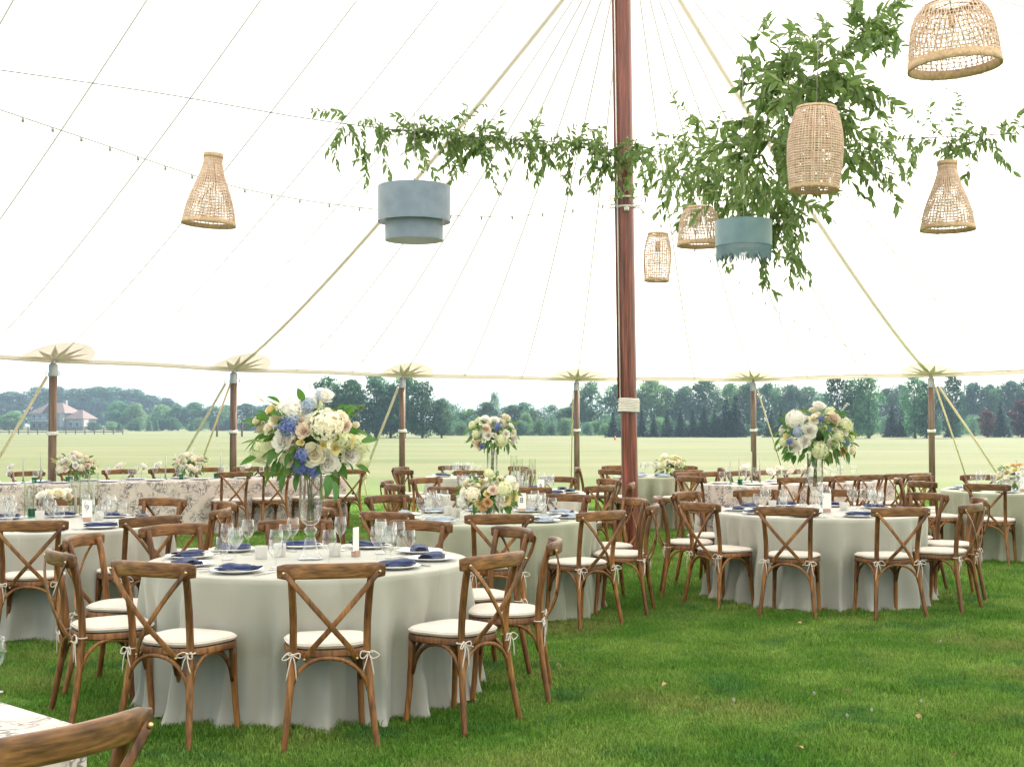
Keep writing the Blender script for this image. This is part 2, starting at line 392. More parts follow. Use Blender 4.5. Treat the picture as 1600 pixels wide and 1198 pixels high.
for b_ in range(len(CAP) - 1):
    for k in range(3):
        panel(cap_pt, b_ + k / 3, b_ + (k + 1) / 3 - (1e-6 if k == 2 and b_ == len(CAP) - 2 else 0))
        ribbon(cap_pt, b_ + k / 3, 0.0, 0.985, 0.026, 0.006, 'seam', M_seam)
VM = 20.06
nv = int(round(VM / (BAY / 3)))
for side in (1, -1):
    for k in range(nv):
        a = k * BAY / 3
        panel(lambda s, t: mid_pt(s, t, side), a, a + BAY / 3)
        if side > 0 or k < 9: ribbon(lambda s, t: mid_pt(s, t, side), a, 0.0, 0.995, 0.017, 0.006, 'seam', M_seam)
# beige ridge straps
ribbon(cap_pt, 0.0, 0.02, 0.98, 0.085, 0.012, 'ridge_strap', M_strap)
ribbon(cap_pt, 4.0, 0.02, 0.98, 0.085, 0.012, 'ridge_strap', M_strap)
# hem along the eave
def hem(fn, a, b, n):
    pts = [fn(a + (b - a) * i / n, 0.0) - T0 for i in range(n + 1)]
    m = MB(); m.tube(pts, 1.0, 8, flat=(0.016, 0.062), up=(0, 0, 1)); obj('eave_band', m.mesh('eave_band', M_hem), tent)
for b_ in range(len(CAP) - 1): hem(cap_pt, b_, b_ + 0.99999, 10)
for k in range(5): hem(lambda s, t: mid_pt(s, t, 1), k * BAY, (k + 0.99999) * BAY, 10)
# star patches on the underside of the roof at each pole
def roof_any(i, ds, r):
    """point on the roof near pole i: ds metres along the eave, r metres up the slope"""
    if i >= 1:
        s = i - 1 + ds / (CAP[i] - CAP[i - 1]).length
        if s < 0: v = -s * (CAP[1] - CAP[0]).length; return mid_pt(v, r / 7.9, 1)
        e = CAP[i - 1]; L = (Cp - e).length; return cap_pt(s, r / L)
    v = BAY * (1 - i) - ds
    return mid_pt(v, r / 7.9, 1) if v >= 0 else cap_pt(v / -3.6, r / 8.0)
for i in range(6):
    RP = 0.60
    m = MB(); rows = []
    for a in range(0, 19):
        an = math.pi * a / 18; rows.append([roof_any(i, math.cos(an) * RP * q, math.sin(an) * RP * 0.95 * q + 0.01) - T0 - Vector((0, 0, 0.013)) for q in (0.02, 0.25, 0.5, 0.75, 1.0)])
    m.grid(rows); pt = obj('star_patch', m.mesh('star_patch', M_patch, False), tent)
    for k in range(7):
        an = R_(6 + 28 * k); hw = R_(13.5); L = 0.56 if k % 2 == 0 else 0.52
        m = MB(); row = []
        def q(a, r): return roof_any(i, math.cos(a) * r, max(0.012, math.sin(a) * r * 0.95 + 0.012)) - T0 - Vector((0, 0, 0.018))
        tip = q(an, L); a1 = q(an - hw, 0.23); a2 = q(an + hw, 0.23); c0 = q(math.pi / 2, 0.01); mid = q(an, 0.30)
        dn = Vector((0, 0, -0.010))
        m.add([c0 + dn, a1, mid + dn, a2, tip], [(0, 1, 2), (0, 2, 3), (1, 4, 2), (2, 4, 3)])
        obj('star_point', m.mesh('star_point', M_star, False), pt)

# ------------------------------------------------------------------ poles
def side_pole(i, label, lean=0.0):
    p = PL[i]
    t = thing('tent_side_pole', label, 'tent pole', (p.x, p.y, 0), rnd.uniform(0, 3), 'brown poles holding up the tent eave')
    m = MB(); m.tube([(0, 0, 0), (0, 0, 1.2), (0, 0, ZE - 0.14)], 0.055, 12); obj('shaft', m.mesh('shaft', M_polewood), t)
    m = MB(); m.lathe([(0, ZE - 0.24), (0.060, ZE - 0.24), (0.060, ZE - 0.09), (0.05, ZE - 0.075), (0.035, ZE - 0.07), (0.03, ZE + 0.02), (0, ZE + 0.03)], 12)
    obj('metal_cap', m.mesh('metal_cap', M_metal, 'auto'), t)
    m = MB(); m.tube([(0.062 * math.cos(a) * 1.02, 0.062 * math.sin(a) * 1.02, 1.40 + 0.02 * (k % 3)) for k, a in enumerate([j * 2 * math.pi / 14 for j in range(42)])], 0.012, 6)
    obj('rope_tie', m.mesh('rope_tie', M_rope), t)
    m = MB(); m.tube([(0.06 + 0.018 * math.cos(a), 0.018 * math.sin(a), ZE - 0.16) for a in [j * math.pi / 4 for j in range(8)]], 0.005, 5, closed=True)
    m.tube([(0.09 + 0.0, 0.02 * math.cos(a), ZE - 0.2 + 0.03 * math.sin(a)) for a in [j * math.pi / 4 for j in range(8)]], 0.005, 5, closed=True)
    obj('shackle', m.mesh('shackle', M_metal), t)
    return t
POLE_LABELS = ['brown wooden tent pole behind the printed long table, in front of the house',
               'brown wooden tent pole where a beige ridge strap meets two spread guy straps',
               'brown wooden tent pole in front of the big round trees, guy strap knotted beside it',
               'brown wooden tent pole nearest the red centre pole, before the pale willows',
               'brown wooden tent pole before the row of dark spruces, one thin guy strap',
               'brown wooden tent pole between tall loose poplars, with ridge strap and two guy straps']
for i in range(6): side_pole(i, POLE_LABELS[i])
def guy(a, b, label, w=0.045, knot=False):
    t = thing('guy_strap', label, 'guy strap', (b[0], b[1], 0), 0, 'webbing straps anchoring the tent')
    a = Vector(a) - Vector((b[0], b[1], 0)); b0 = Vector((0, 0, 0.04))
    m = MB(); m.tube([a, a.lerp(b0, 0.5), b0 - Vector((0, 0, 0.06))], 1.0, 8, flat=(0.012, w / 2)); obj('webbing', m.mesh('webbing', M_guy), t)
    m = MB(); m.tube([a + Vector((0.02 * math.cos(x), 0, 0.03 + 0.035 * math.sin(x))) for x in [j * math.pi / 4 for j in range(8)]], 0.006, 5, closed=True); obj('hook', m.mesh('hook', M_metal), t)
    m = MB(); m.tube([(0, 0, -0.1), (0, 0, 0.22)], 0.016, 8); m.lathe([(0, 0.24), (0.03, 0.235), (0.03, 0.215), (0, 0.21)], 8); obj('stake', m.mesh('stake', M_cable), t)
    if knot:
        k = b0.lerp(a, 0.25); m = MB()
        for q in range(5): m.tube([k + Vector((0.07 * math.cos(x + q), 0.04 * math.sin(x), 0.07 * math.sin(x + q))) for x in [j * math.pi / 5 for j in range(10)]], 0.014, 5, closed=True)
        m.tube([k, k + Vector((0.03, 0, -0.2)), k + Vector((0.06, 0.0, -0.38))], 0.014, 5)
        obj('knot', m.mesh('knot', M_guy), t)
def gtop(i, dx=0.0): p = PL[i]; return (p.x + dx, p.y + 0.05, ZE - 0.24)
guy(gtop(0, -0.1), (-8.15, 18.9), 'tan guy strap beside the house, slanting down from the eave')
guy(gtop(1, -0.14), (-6.25, 22.3), 'tan guy strap, wider-spread one of two from the same wooden pole')
guy(gtop(1, -0.06), (-5.85, 22.9), 'tan guy strap, steeper one of two from the same wooden pole')
guy(gtop(2, -0.08), (-3.05, 24.6), 'tan guy strap with a thick knot near its foot, before the round trees', 0.06, True)
guy(gtop(3, -0.07), (1.25, 27.3), 'thin tan guy strap standing upright close behind a wooden pole', 0.03)
guy(gtop(4, 0.1), (5.95, 27.4), 'thin tan guy strap before the spruces, leading towards a tall bouquet', 0.035)
guy(gtop(5, 0.10), (8.75, 24.2), 'tan guy strap beside the poplars, steeper one of two', 0.04)
guy(gtop(5, 0.16), (9.35, 23.6), 'tan guy strap beside the poplars, wider-spread one of two', 0.04)
# centre pole
t = thing('tent_centre_pole', 'tall red-brown wooden centre pole with white rope lashing', 'tent pole', (Cp.x, Cp.y, 0))
lx = -0.09
m = MB()
prof = []
for k in range(24):
    a = 2 * math.pi * k / 24; r = 0.094 * (0.88 if k in (17, 18) else 1.0); prof.append((r * math.cos(a), r * math.sin(a)))
zs = [0, 1.5, 3, 4.5, 6, ZP + 0.3]
m.grid([[(px_ + lx * z / ZP, py_, z) for px_, py_ in prof] for z in zs], wrap=True); obj('pole', m.mesh('pole', M_redwood, 'auto'), t)
m = MB(); m.tube([(-0.118 + lx * z / ZP, -0.01, z) for z in (1.72, 4, ZP)], 1.0, 8, flat=(0.012, 0.02)); obj('side_batten', m.mesh('side_batten', M_redwood), t)
m = MB(); m.tube([(-0.102 + lx * z / ZP, -0.055, z) for z in (1.75, 4, ZP)], 0.008, 6); obj('halyard_rope', m.mesh('halyard_rope', M_rope), t)
m = MB()
for k in range(7):
    z = 1.70 + 0.022 * k
    m.tube([((0.118 + 0.004 * math.sin(k * 3)) * math.cos(a) - 0.022, 0.115 * math.sin(a), z + 0.004 * math.sin(a * 2 + k)) for a in [j * 2 * math.pi / 18 for j in range(18)]], 0.0125, 6, closed=True)
obj('rope_lashing', m.mesh('rope_lashing', M_rope), t)
m = MB(); zc = at(978, 316, 14.75).z
for dz in (-0.05, 0.06):
    m.tube([(0.105 * math.cos(a) - 0.05, 0.105 * math.sin(a), zc + dz) for a in [j * 2 * math.pi / 18 for j in range(18)]], 0.012, 6, closed=True)
    for a in (-0.4, 0.5, 2.6, 3.7):
        m.tube([(0.10 * math.cos(a) - 0.05, 0.10 * math.sin(a), zc + dz), (0.2 * math.cos(a) - 0.05, 0.2 * math.sin(a), zc + dz + 0.01), (0.23 * math.cos(a) - 0.05, 0.23 * math.sin(a), zc + dz - 0.02)], 0.008, 5)
m.lathe([(0, -0.02), (0.03, -0.02), (0.03, 0.02), (0, 0.02)], 10, (-0.05, -0.12, zc - 0.09))
obj('cable_collar', m.mesh('cable_collar', M_rope), t)

# ------------------------------------------------------------------ lawn blades
def blade_patch(nb, size, hmin, hmax, seed):
    r = np.random.default_rng(seed)
    x = r.uniform(-size / 2, size / 2, nb); y = r.uniform(-size / 2, size / 2, nb)
    h = r.uniform(hmin, hmax, nb) * (0.7 + 0.6 * r.random(nb)); w = r.uniform(0.0016, 0.0032, nb); a = r.uniform(0, 2 * np.pi, nb)
    lean = r.uniform(0.1, 1.0, nb) * h; la = r.uniform(0, 2 * np.pi, nb)
    bx, by = np.cos(a) * w, np.sin(a) * w
    v = np.zeros((nb, 5, 3))
    v[:, 0] = np.stack([x - bx, y - by, np.full(nb, -0.004)], 1); v[:, 1] = np.stack([x + bx, y + by, np.full(nb, -0.004)], 1)
    mx_, my_ = x + np.cos(la) * lean * 0.35, y + np.sin(la) * lean * 0.35
    v[:, 2] = np.stack([mx_ + bx * 0.8, my_ + by * 0.8, h * 0.6], 1); v[:, 3] = np.stack([mx_ - bx * 0.8, my_ - by * 0.8, h * 0.6], 1)
    v[:, 4] = np.stack([x + np.cos(la) * lean, y + np.sin(la) * lean, h], 1)
    b = np.arange(nb)[:, None] * 5
    f = np.concatenate([b + np.array([[0, 1, 2]]), b + np.array([[0, 2, 3]]), b + np.array([[3, 2, 4]])], 0)
    return v.reshape(-1, 3), f
def grass_mat():
    m = mat('grass blade', (0.090, 0.212, 0.026), 0.55, (0.215, 0.325, 0.066), 1.3, trans=0.35, spec=0.25, detail=5, contrast=(0.38, 0.66))
    n, l = nodes_of(m)
    ge = n.new('ShaderNodeNewGeometry')
    for nd in list(n):
        if nd.type == 'MAPPING': l.new(ge.outputs['Position'], nd.inputs[0])
    b = n['Principled BSDF']; src = b.inputs['Base Color'].links[0].from_socket
    z1 = n.new('ShaderNodeTexNoise'); z1.inputs['Scale'].default_value = 0.8; z1.inputs['Detail'].default_value = 4; l.new(ge.outputs['Position'], z1.inputs[0])
    r1 = n.new('ShaderNodeMapRange'); r1.inputs['From Min'].default_value = 0.53; r1.inputs['From Max'].default_value = 0.72; r1.inputs['To Max'].default_value = 0.8; l.new(z1.outputs[0], r1.inputs['Value'])
    mx = n.new('ShaderNodeMixRGB'); mx.inputs[2].default_value = (0.27, 0.26, 0.09, 1); l.new(r1.outputs[0], mx.inputs[0]); l.new(src, mx.inputs[1])
    z2 = n.new('ShaderNodeTexNoise'); z2.inputs['Scale'].default_value = 1.9; z2.inputs['Detail'].default_value = 3; l.new(ge.outputs['Position'], z2.inputs[0])
    r2 = n.new('ShaderNodeMapRange'); r2.inputs['From Min'].default_value = 0.56; r2.inputs['From Max'].default_value = 0.66; r2.inputs['To Max'].default_value = 0.7; l.new(z2.outputs[0], r2.inputs['Value'])
    m2 = n.new('ShaderNodeMixRGB'); m2.inputs[2].default_value = (0.055, 0.165, 0.04, 1); l.new(r2.outputs[0], m2.inputs[0]); l.new(mx.outputs[0], m2.inputs[1]); mx = m2
    hs = n.new('ShaderNodeHueSaturation'); ri = n.new('ShaderNodeMapRange'); ri.inputs['To Min'].default_value = 0.55; ri.inputs['To Max'].default_value = 1.55
    l.new(ge.outputs['Random Per Island'], ri.inputs['Value']); l.new(ri.outputs[0], hs.inputs['Value']); l.new(mx.outputs[0], hs.inputs['Color'])
    l.new(hs.outputs[0], b.inputs['Base Color'])
    for nd in n:
        if nd.type == 'BSDF_TRANSLUCENT': l.new(hs.outputs[0], nd.inputs['Color'])
    return m
M_grass = grass_mat()
def scatter(name, src, pts, label, smin, smax):
    me = bpy.data.meshes.new(name); me.from_pydata([tuple(p) for p in pts], [], []); me.materials.append(M_grass)
    o = obj(name, me); tag(o, label, None, kind='stuff')
    ng = bpy.data.node_groups.new(name, 'GeometryNodeTree')
    ng.interface.new_socket('Geometry', in_out='INPUT', socket_type='NodeSocketGeometry'); ng.interface.new_socket('Geometry', in_out='OUTPUT', socket_type='NodeSocketGeometry')
    gi = ng.nodes.new('NodeGroupInput'); go = ng.nodes.new('NodeGroupOutput'); ip = ng.nodes.new('GeometryNodeInstanceOnPoints'); oi = ng.nodes.new('GeometryNodeObjectInfo')
    oi.inputs['Object'].default_value = src; oi.transform_space = 'ORIGINAL'
    rr = ng.nodes.new('FunctionNodeRandomValue'); rr.data_type = 'FLOAT_VECTOR'; rr.inputs['Max'].default_value = (0.06, 0.06, 6.283)
    rs = ng.nodes.new('FunctionNodeRandomValue'); rs.data_type = 'FLOAT'; rs.inputs[2].default_value = smin; rs.inputs[3].default_value = smax; rs.inputs['Seed'].default_value = 3
    l = ng.links.new
    l(gi.outputs[0], ip.inputs['Points']); l(oi.outputs['Geometry'], ip.inputs['Instance']); l(rr.outputs[0], ip.inputs['Rotation']); l(rs.outputs[1], ip.inputs['Scale']); l(ip.outputs[0], go.inputs[0])
    md = o.modifiers.new('scatter', 'NODES'); md.node_group = ng
    return o
def in_view(x, y, mrg=0.7): return abs(x) < 0.405 * y + mrg
v_, f_ = blade_patch(2600, 0.62, 0.012, 0.030, 1)
srcA = obj('grass_patch', np_mesh('grass_patch', v_, f_, M_grass)); srcA.location = (0.9, 5.7, 0)
tag(srcA, 'short green lawn grass', None, kind='stuff')
v_, f_ = blade_patch(1500, 0.85, 0.018, 0.042, 2); 
srcB = obj('grass_patch', np_mesh('grass_patch', v_, f_, M_grass)); srcB.location = (0.9, 12.2, 0)
tag(srcB, 'short green lawn grass', None, kind='stuff')
pa = []; y = 4.9
while y < 11.5:
    x = -0.41 * y - 0.6
    while x < 0.41 * y + 0.6:
        pa.append((x + rnd.uniform(-.1, .1), y + rnd.uniform(-.1, .1), rnd.uniform(-0.004, 0.002))); x += 0.36
    y += 0.36
pb = []
while y < 27:
    x = -0.41 * y - 0.6
    while x < 0.41 * y + 0.6:
        pb.append((x + rnd.uniform(-.12, .12), y + rnd.uniform(-.12, .12), rnd.uniform(-0.004, 0.004))); x += 0.55
    y += 0.55
scatter('lawn_grass', srcA, pa, 'short green lawn grass under the tables', 0.85, 1.15)
scatter('lawn_grass', srcB, pb, 'short green lawn grass towards the tent edge', 0.85, 1.15)
# fallen leaves and clover heads on the lawn
def leaf_mesh(name, L, W, m_, fold=0.25, droop=0.15, n=5):
    m = MB(); rows = []
    for i in range(n + 1):
        f = i / n; w = W * (math.sin(math.pi * min(1, f * 0.92 + 0.06)) ** 0.8) * (1 - 0.35 * f) + 0.0006; z = -droop * L * f * f
        rows.append([(-w / 2, L * f, z + fold * w / 2), (0, L * f, z), (w / 2, L * f, z + fold * w / 2)])
    m.grid(rows); return m.mesh(name, m_)
M_dry = mat('dry leaf', (0.40, 0.24, 0.12), 0.8, (0.5, 0.36, 0.2), 40, trans=0.2)
M_clover = mat('clover head', (0.42, 0.41, 0.35), 0.8)
dl = leaf_mesh('fallen_leaf', 0.05, 0.032, M_dry, 0.6, 0.3)
for (px, py) in ((1041, 1071), (1432, 1120), (1321, 1081), (1254, 1173), (1318, 1082), (1490, 1180), (1252, 977), (870, 1040), (1345, 925)):
    p = at(px, py, 3100 / (py - 662)); tag(obj('fallen_leaf', dl, None, (p.x, p.y, 0.026), (rnd.uniform(-.4, .4), rnd.uniform(-.4, .4), rnd.uniform(0, 6))), 'small dry leaf lying on the open lawn', 'leaf', 'dry leaves lying on the lawn')
mc = MB()
for k in range(16):
    a = k * 2.4; z = 1 - 2 * (k + .5) / 16; r = math.sqrt(1 - z * z); d = Vector((r * math.cos(a), r * math.sin(a), z)); s_ = Vector((-d.y, d.x, 0)).normalized() * 0.003
    mc.add([d * 0.004 - s_, d * 0.004 + s_, d * 0.011 + s_ * 0.6, d * 0.011 - s_ * 0.6], [(0, 1, 2, 3)])
mc.tube([(0, 0, -0.03), (0, 0, 0)], 0.0012, 4)
mcm = mc.mesh('clover_flower', M_clover, False)
for k in range(6):
    px, py = rnd.uniform(820, 1560), rnd.uniform(975, 1150); p = at(px, py, 3100 / (py - 662))
    tag(obj('clover_flower', mcm, None, (p.x, p.y, 0.034), (0, 0, rnd.uniform(0, 6))), 'tiny white clover flower in the open lawn', 'clover', 'white clover flowers in the lawn')

# ------------------------------------------------------------------ chair
def arc(a, b, rise, n=13, flatk=2.6):
    """bentwood arch from a up and over to b"""
    a = Vector(a); b = Vector(b); out = []
    for i in range(n):
        x = i / (n - 1); x = .5 + .5 * math.copysign(abs(2 * x - 1) ** .75, x - .5); s = (1 - abs(2 * x - 1) ** 2.3) ** .62
        out.append(a.lerp(b, x) + Vector((0, 0, rise * s)))
    return out
def catmull(P, n=5):
    P = [Vector(p) for p in P]; out = []
    for i in range(len(P) - 1):
        p0 = P[max(i - 1, 0)]; p1 = P[i]; p2 = P[i + 1]; p3 = P[min(i + 2, len(P) - 1)]
        for k in range(n):
            t = k / n
            out.append(0.5 * ((2 * p1) + (p2 - p0) * t + (2 * p0 - 5 * p1 + 4 * p2 - p3) * t * t + (3 * p1 - p0 - 3 * p2 + p3) * t ** 3))
    out.append(P[-1]); return out
def seat_outline(k=1.0, n=40):
    pts = []
    for i in range(n):
        a = 2 * math.pi * i / n; c, s = math.cos(a), math.sin(a)
        ex = 0.62
        x = math.copysign(abs(c) ** ex, c); y = math.copysign(abs(s) ** ex, s)
        w = 0.205 + 0.018 * y
        pts.append((x * w * k, y * 0.2 * k))
    return pts
def slab(mb, outline, layers):
    rows = [[(x * k, y * k, z) for x, y in outline] for k, z in layers]
    mb.grid(rows, wrap=True)
    n = len(outline); base = len(mb.v) - n * len(rows)
    mb.f.append(tuple(base + i for i in range(n))[::-1]); mb.f.append(tuple(base + n * (len(rows) - 1) + i for i in range(n)))
def make_chair(full=True, name='crossback_chair'):
    t = thing(name, '', 'chair')
    m = MB(); slab(m, seat_outline(), [(0.96, .432), (1.0, .438), (1.0, .462), (0.98, .468)]); obj('seat', m.mesh('seat', M_wood, 'auto'), t)
    m = MB(); slab(m, seat_outline(0.985), [(0.93, .470), (0.99, .476), (1.0, .487), (0.985, .496), (0.93, .502), (0.7, .507), (0.3, .509)])
    cu = obj('cushion', m.mesh('cushion', M_cush, 'auto'), t)
    if full:
        o_ = seat_outline(0.992)
        m = MB(); m.tube([(x, y, .487) for x, y in o_], 0.0045, 5, closed=True); obj('piping', m.mesh('piping', M_cush), cu)
    for s in (-1, 1):
        P = [(s * .222, -.262, 0), (s * .203, -.235, .16), (s * .183, -.207, .36), (s * .176, -.198, .46), (s * .176, -.205, .60), (s * .184, -.232, .76), (s * .193, -.262, .865)]
        m = MB(); m.tube(catmull(P, 4), [0.0155 + 0.0035 * min(1, i / 8) for i in range(25)], 8); obj('rear_leg', m.mesh('rear_leg', M_wood), t)
        P = [(s * .188, .168, 0), (s * .178, .150, .2), (s * .172, .138, .436)]
        m = MB(); m.tube(catmull(P, 4), [0.015, .0155, .016, .0165, .017, .018, .019, .020, .020], 8); obj('front_leg', m.mesh('front_leg', M_wood), t)
        if full:
            m = MB(); z0 = 0.455; bx, by = s * .181, -.222; J = lambda: rnd.uniform(.6, 1.3)
            for lp in (-1, 1):
                m.tube(catmull([(bx, by, z0), (bx + lp * .026 * J(), by - .012, z0 + .014 * J()), (bx + lp * .046 * J(), by - .016, z0 - .016 * J()), (bx + lp * .022 * J(), by - .012, z0 - .022 * J()), (bx, by, z0)], 3), 0.0032, 5)
                m.tube(catmull([(bx, by, z0), (bx + lp * .012, by - .016, z0 - .035), (bx + lp * (.018 + .012 * rnd.random()), by - .012, z0 - .07 - .07 * rnd.random())], 3), 0.0032, 5)
            m.tube([(bx + .022 * math.cos(a), -.2 + .024 * math.sin(a), z0) for a in [j * math.pi / 5 for j in range(10)]], 0.0034, 5, closed=True)
            m.lathe([(0, -.008), (.008, -.004), (.008, .004), (0, .008)], 6, (bx, by - .004, z0))
            obj('tie', m.mesh('tie', M_cush), cu)
    m = MB(); pts = []; rads = []
    for i in range(15):
        f = -1 + 2 * i / 14; pts.append((f * .252, -.318 + .062 * abs(f) ** 1.8, .852 + .006 * (1 - f * f))); rads.append(1.0 if 0 < i < 14 else 0.8)
    m.tube(pts, rads, 12, flat=(.0155, .037), up=(0, 0, 1)); obj('top_rail', m.mesh('top_rail', M_railwood), t)
    for s in (-1, 1):
        dy = -0.012 if s > 0 else 0.0
        P = [(-s * .226, -.292 + dy * .3, .852), (-s * .13, -.306 + dy, .742), (0, -.292 + dy, .59), (s * .085, -.256 + dy, .49), (s * .124, -.222 + dy, .428)]
        m = MB(); m.tube(catmull(P, 4), 1.0, 8, flat=(.0135, .0045), up=(0, -1, 0.25)); br = obj('cross_brace', m.mesh('cross_brace', M_wood), t)
        if full:
            for q in (P[0], P[-1]):
                m = MB(); m.lathe([(.008, 0), (.0075, .004), (.004, .007), (0, .008)], 8); me = m.mesh('bolt', M_bolt)
                obj('bolt', me, br, (q[0], q[1] - .0045, q[2] + (-.003 if q is P[0] else .004)), (R_(90), 0, 0))
    def ar(a, b, rise):
        m = MB(); m.tube(arc(a, b, rise), 0.0105, 7); obj('arch_brace', m.mesh('arch_brace', M_wood), t)
    ar((-.186, -.216, .29), (.186, -.216, .265), .155)
    ar((-.180, .142, .29), (.180, .142, .265), .155)
    for s in (-1, 1): ar((s * .190, -.205, .29), (s * .176, .132, .265), .155)
    return register(t)
CHAIRS = [make_chair(True) for k in range(4)]; CHAIRS_FAR = [make_chair(False)]
def chair(x, y, face, label, group, far=False):
    """face: direction vector the sitter looks"""
    rz = math.atan2(face[1], face[0]) - math.pi / 2
    place(rnd.choice(CHAIRS_FAR if far else CHAIRS), (x, y, 0), rz, label, group)
def ring_chairs(cx, cy, phase, n, r, label, group, far=False, skip=()):
    angs = []
    for k in range(n):
        a = R_(phase + 360 / n * k) ; angs.append(a)
        if k in skip: continue
        rr = r + rnd.uniform(-.02, .035); a2 = a + rnd.uniform(-.02, .02); jit = rnd.uniform(-.05, .05)
        x, y = cx + rr * math.sin(a2), cy - rr * math.cos(a2)
        chair(x, y, (-math.sin(a2 + jit), math.cos(a2 + jit)), label if isinstance(label, str) else label[k], group, far)
    return angs

# ------------------------------------------------------------------ tables and cloths
def drape(name, outline, ztop, m_, seed, label, cat, group, loc, rz, dents=(), amp=0.088, flare=0.026, nq=26, folds=13, roundtop=True):
    """outline: list of (x, y, nx, ny, s) around the table edge, s = arc length; the cloth falls from it to the grass in folds"""
    r = random.Random(seed); L = outline[-1][4] + math.hypot(outline[0][0] - outline[-1][0], outline[0][1] - outline[-1][1])
    comps = [(max(2, int(folds * k + r.uniform(-1.4, 1.4))), r.uniform(0, 6.28), a, r.uniform(.2, .9)) for k, a in ((0.55, .5), (1, 1.0), (1.55, .55), (2.4, .28))]
    N = len(outline)
    def fold(s, q):
        v = 0
        for c, ph, a, tw in comps:
            w = math.sin(2 * math.pi * c * s / L + ph + tw * math.sin(2 * math.pi * 2 * s / L) + 0.35 * q)
            v += a * (1 - 2 * abs(w) ** 0.75 if a > .9 else w)
        return v / 1.6
    rows = []
    for k in (0.0, 0.35, 0.7, 0.93, 0.985):
        rows.append([(x * k, y * k, ztop + 0.0015 * math.sin(7 * s + 3 * k)) if k else (x * 0.02, y * 0.02, ztop) for x, y, nx, ny, s in outline])
    for i in range(nq + 1):
        q = i / nq; z = ztop - 0.010 - (ztop - 0.012 - 0.010) * q; row = []
        if i == 0:
            rows.append([(x + nx * 0.004, y + ny * 0.004, ztop - 0.004) for x, y, nx, ny, s in outline])
        for x, y, nx, ny, s in outline:
            f = fold(s, q); o = 0.012 + flare * q ** 1.1 + amp * f * min(1, q * 1.9) ** 1.15
            if q > 0.82: o += 0.03 * ((q - .82) / .18) ** 2 * (0.7 + .6 * math.sin(23 * s / L * 6.28 + 1))
            for (sd, wd, cap) in dents:
                ds = abs((s - sd + L / 2) % L - L / 2)
                if ds < wd * 2.2:
                    g = math.exp(-(ds / wd) ** 4) * min(1, max(0, (q - .12) / .2)) * (1 if q < .48 else max(0.0, 1 - (q - .48) * 3.2))
                    if o > cap: o = o + (cap - o) * g
            row.append((x + nx * o, y + ny * o, z + (0.006 * math.sin(11 * s + seed) if q == 1 else 0)))
        rows.append(row)
    m = MB(); m.grid(rows, wrap=True)
    o = obj(name, m.mesh(name, m_), None, loc, (0, 0, rz)); return tag(o, label, cat, group)
def circle_outline(R, n=300): return [(R * math.cos(a), R * math.sin(a), math.cos(a), math.sin(a), R * a) for a in [2 * math.pi * i / n for i in range(n)]]
def rect_outline(Lx, Ly, step=0.022, rc=0.04):
    pts = []; hx, hy = Lx / 2 - rc, Ly / 2 - rc
    for (cx, cy, a0) in ((hx, hy, 0), (-hx, hy, 90), (-hx, -hy, 180), (hx, -hy, 270)):
        for k in range(7):
            a = R_(a0 + 15 * k); pts.append((cx + rc * math.cos(a), cy + rc * math.sin(a), math.cos(a), math.sin(a)))
        nx_ = {0: (-hx, hy), 90: (-hx, -hy), 180: (hx, -hy), 270: (hx, hy)}[a0]; x0, y0 = pts[-1][0], pts[-1][1]; n_ = (pts[-1][2], pts[-1][3])
        x1, y1 = nx_[0] + n_[0] * rc, nx_[1] + n_[1] * rc; Ld = math.hypot(x1 - x0, y1 - y0); q = max(1, int(Ld / step))
        for k in range(1, q): pts.append((x0 + (x1 - x0) * k / q, y0 + (y1 - y0) * k / q, *n_))
    out = []; s = 0
    for i, p in enumerate(pts):
        if i: s += math.hypot(p[0] - pts[i - 1][0], p[1] - pts[i - 1][1])
        out.append((*p, s))
    return out
ZT = 0.765
M_ply = mat('plywood table', (0.42, 0.30, 0.18), 0.6, (0.5, 0.37, 0.24), 6)
def under_table(name, label, loc, rz, size, legs):
    t = thing(name, label, 'table', loc, rz)
    m = MB()
    if isinstance(size, float): m.lathe([(0, ZT - .035), (size - .01, ZT - .035), (size - .006, ZT - .008), (0, ZT - .008)], 48)
    else: m.box((0, 0, ZT - .022), (size[0] - .02, size[1] - .02, .026))
    obj('tabletop', m.mesh('tabletop', M_ply, False), t)
    for x, y in legs:
        m = MB(); m.tube([(x, y, 0), (x, y, ZT - .034)], 0.016, 8); obj('leg', m.mesh('leg', M_cable), t)
def round_table(c, R, m_, seed, desc, chair_desc, phase, n, rc, far, group, skip=()):
    under_table('round_table', 'round table under ' + desc, (c[0], c[1], 0), 0, R, [(s * R * .55, q * R * .55) for s in (-1, 1) for q in (-1, 1)])
    angs = ring_chairs(c[0], c[1], phase, n, rc, ('brown crossback chair ' + chair_desc) if isinstance(chair_desc, str) else chair_desc, group, far, skip)
    cap = rc - 0.20 - R - 0.012
    dents = [((-math.pi / 2 + a) % (2 * math.pi) * R, 0.17, max(-0.02, cap)) for a in angs]
    return drape('tablecloth', circle_outline(R), ZT, m_, seed, desc[0].upper() + desc[1:] if False else desc, 'tablecloth', None, (c[0], c[1], 0), 0, dents, folds=max(9, int(13 * R / .9)))
T1 = (-1.175, 7.45); T2 = (-3.63, 10.1); T3 = (-0.22, 10.8); T4 = (2.75, 11.5); T5 = (6.05, 15.2); T6 = (-0.05, 14.7); T7 = (2.08, 19.3); T8 = (-0.74, 19.2)
RT = 0.915; RC = 1.12
B_ = 'brown chair at the blue hydrangea table, '
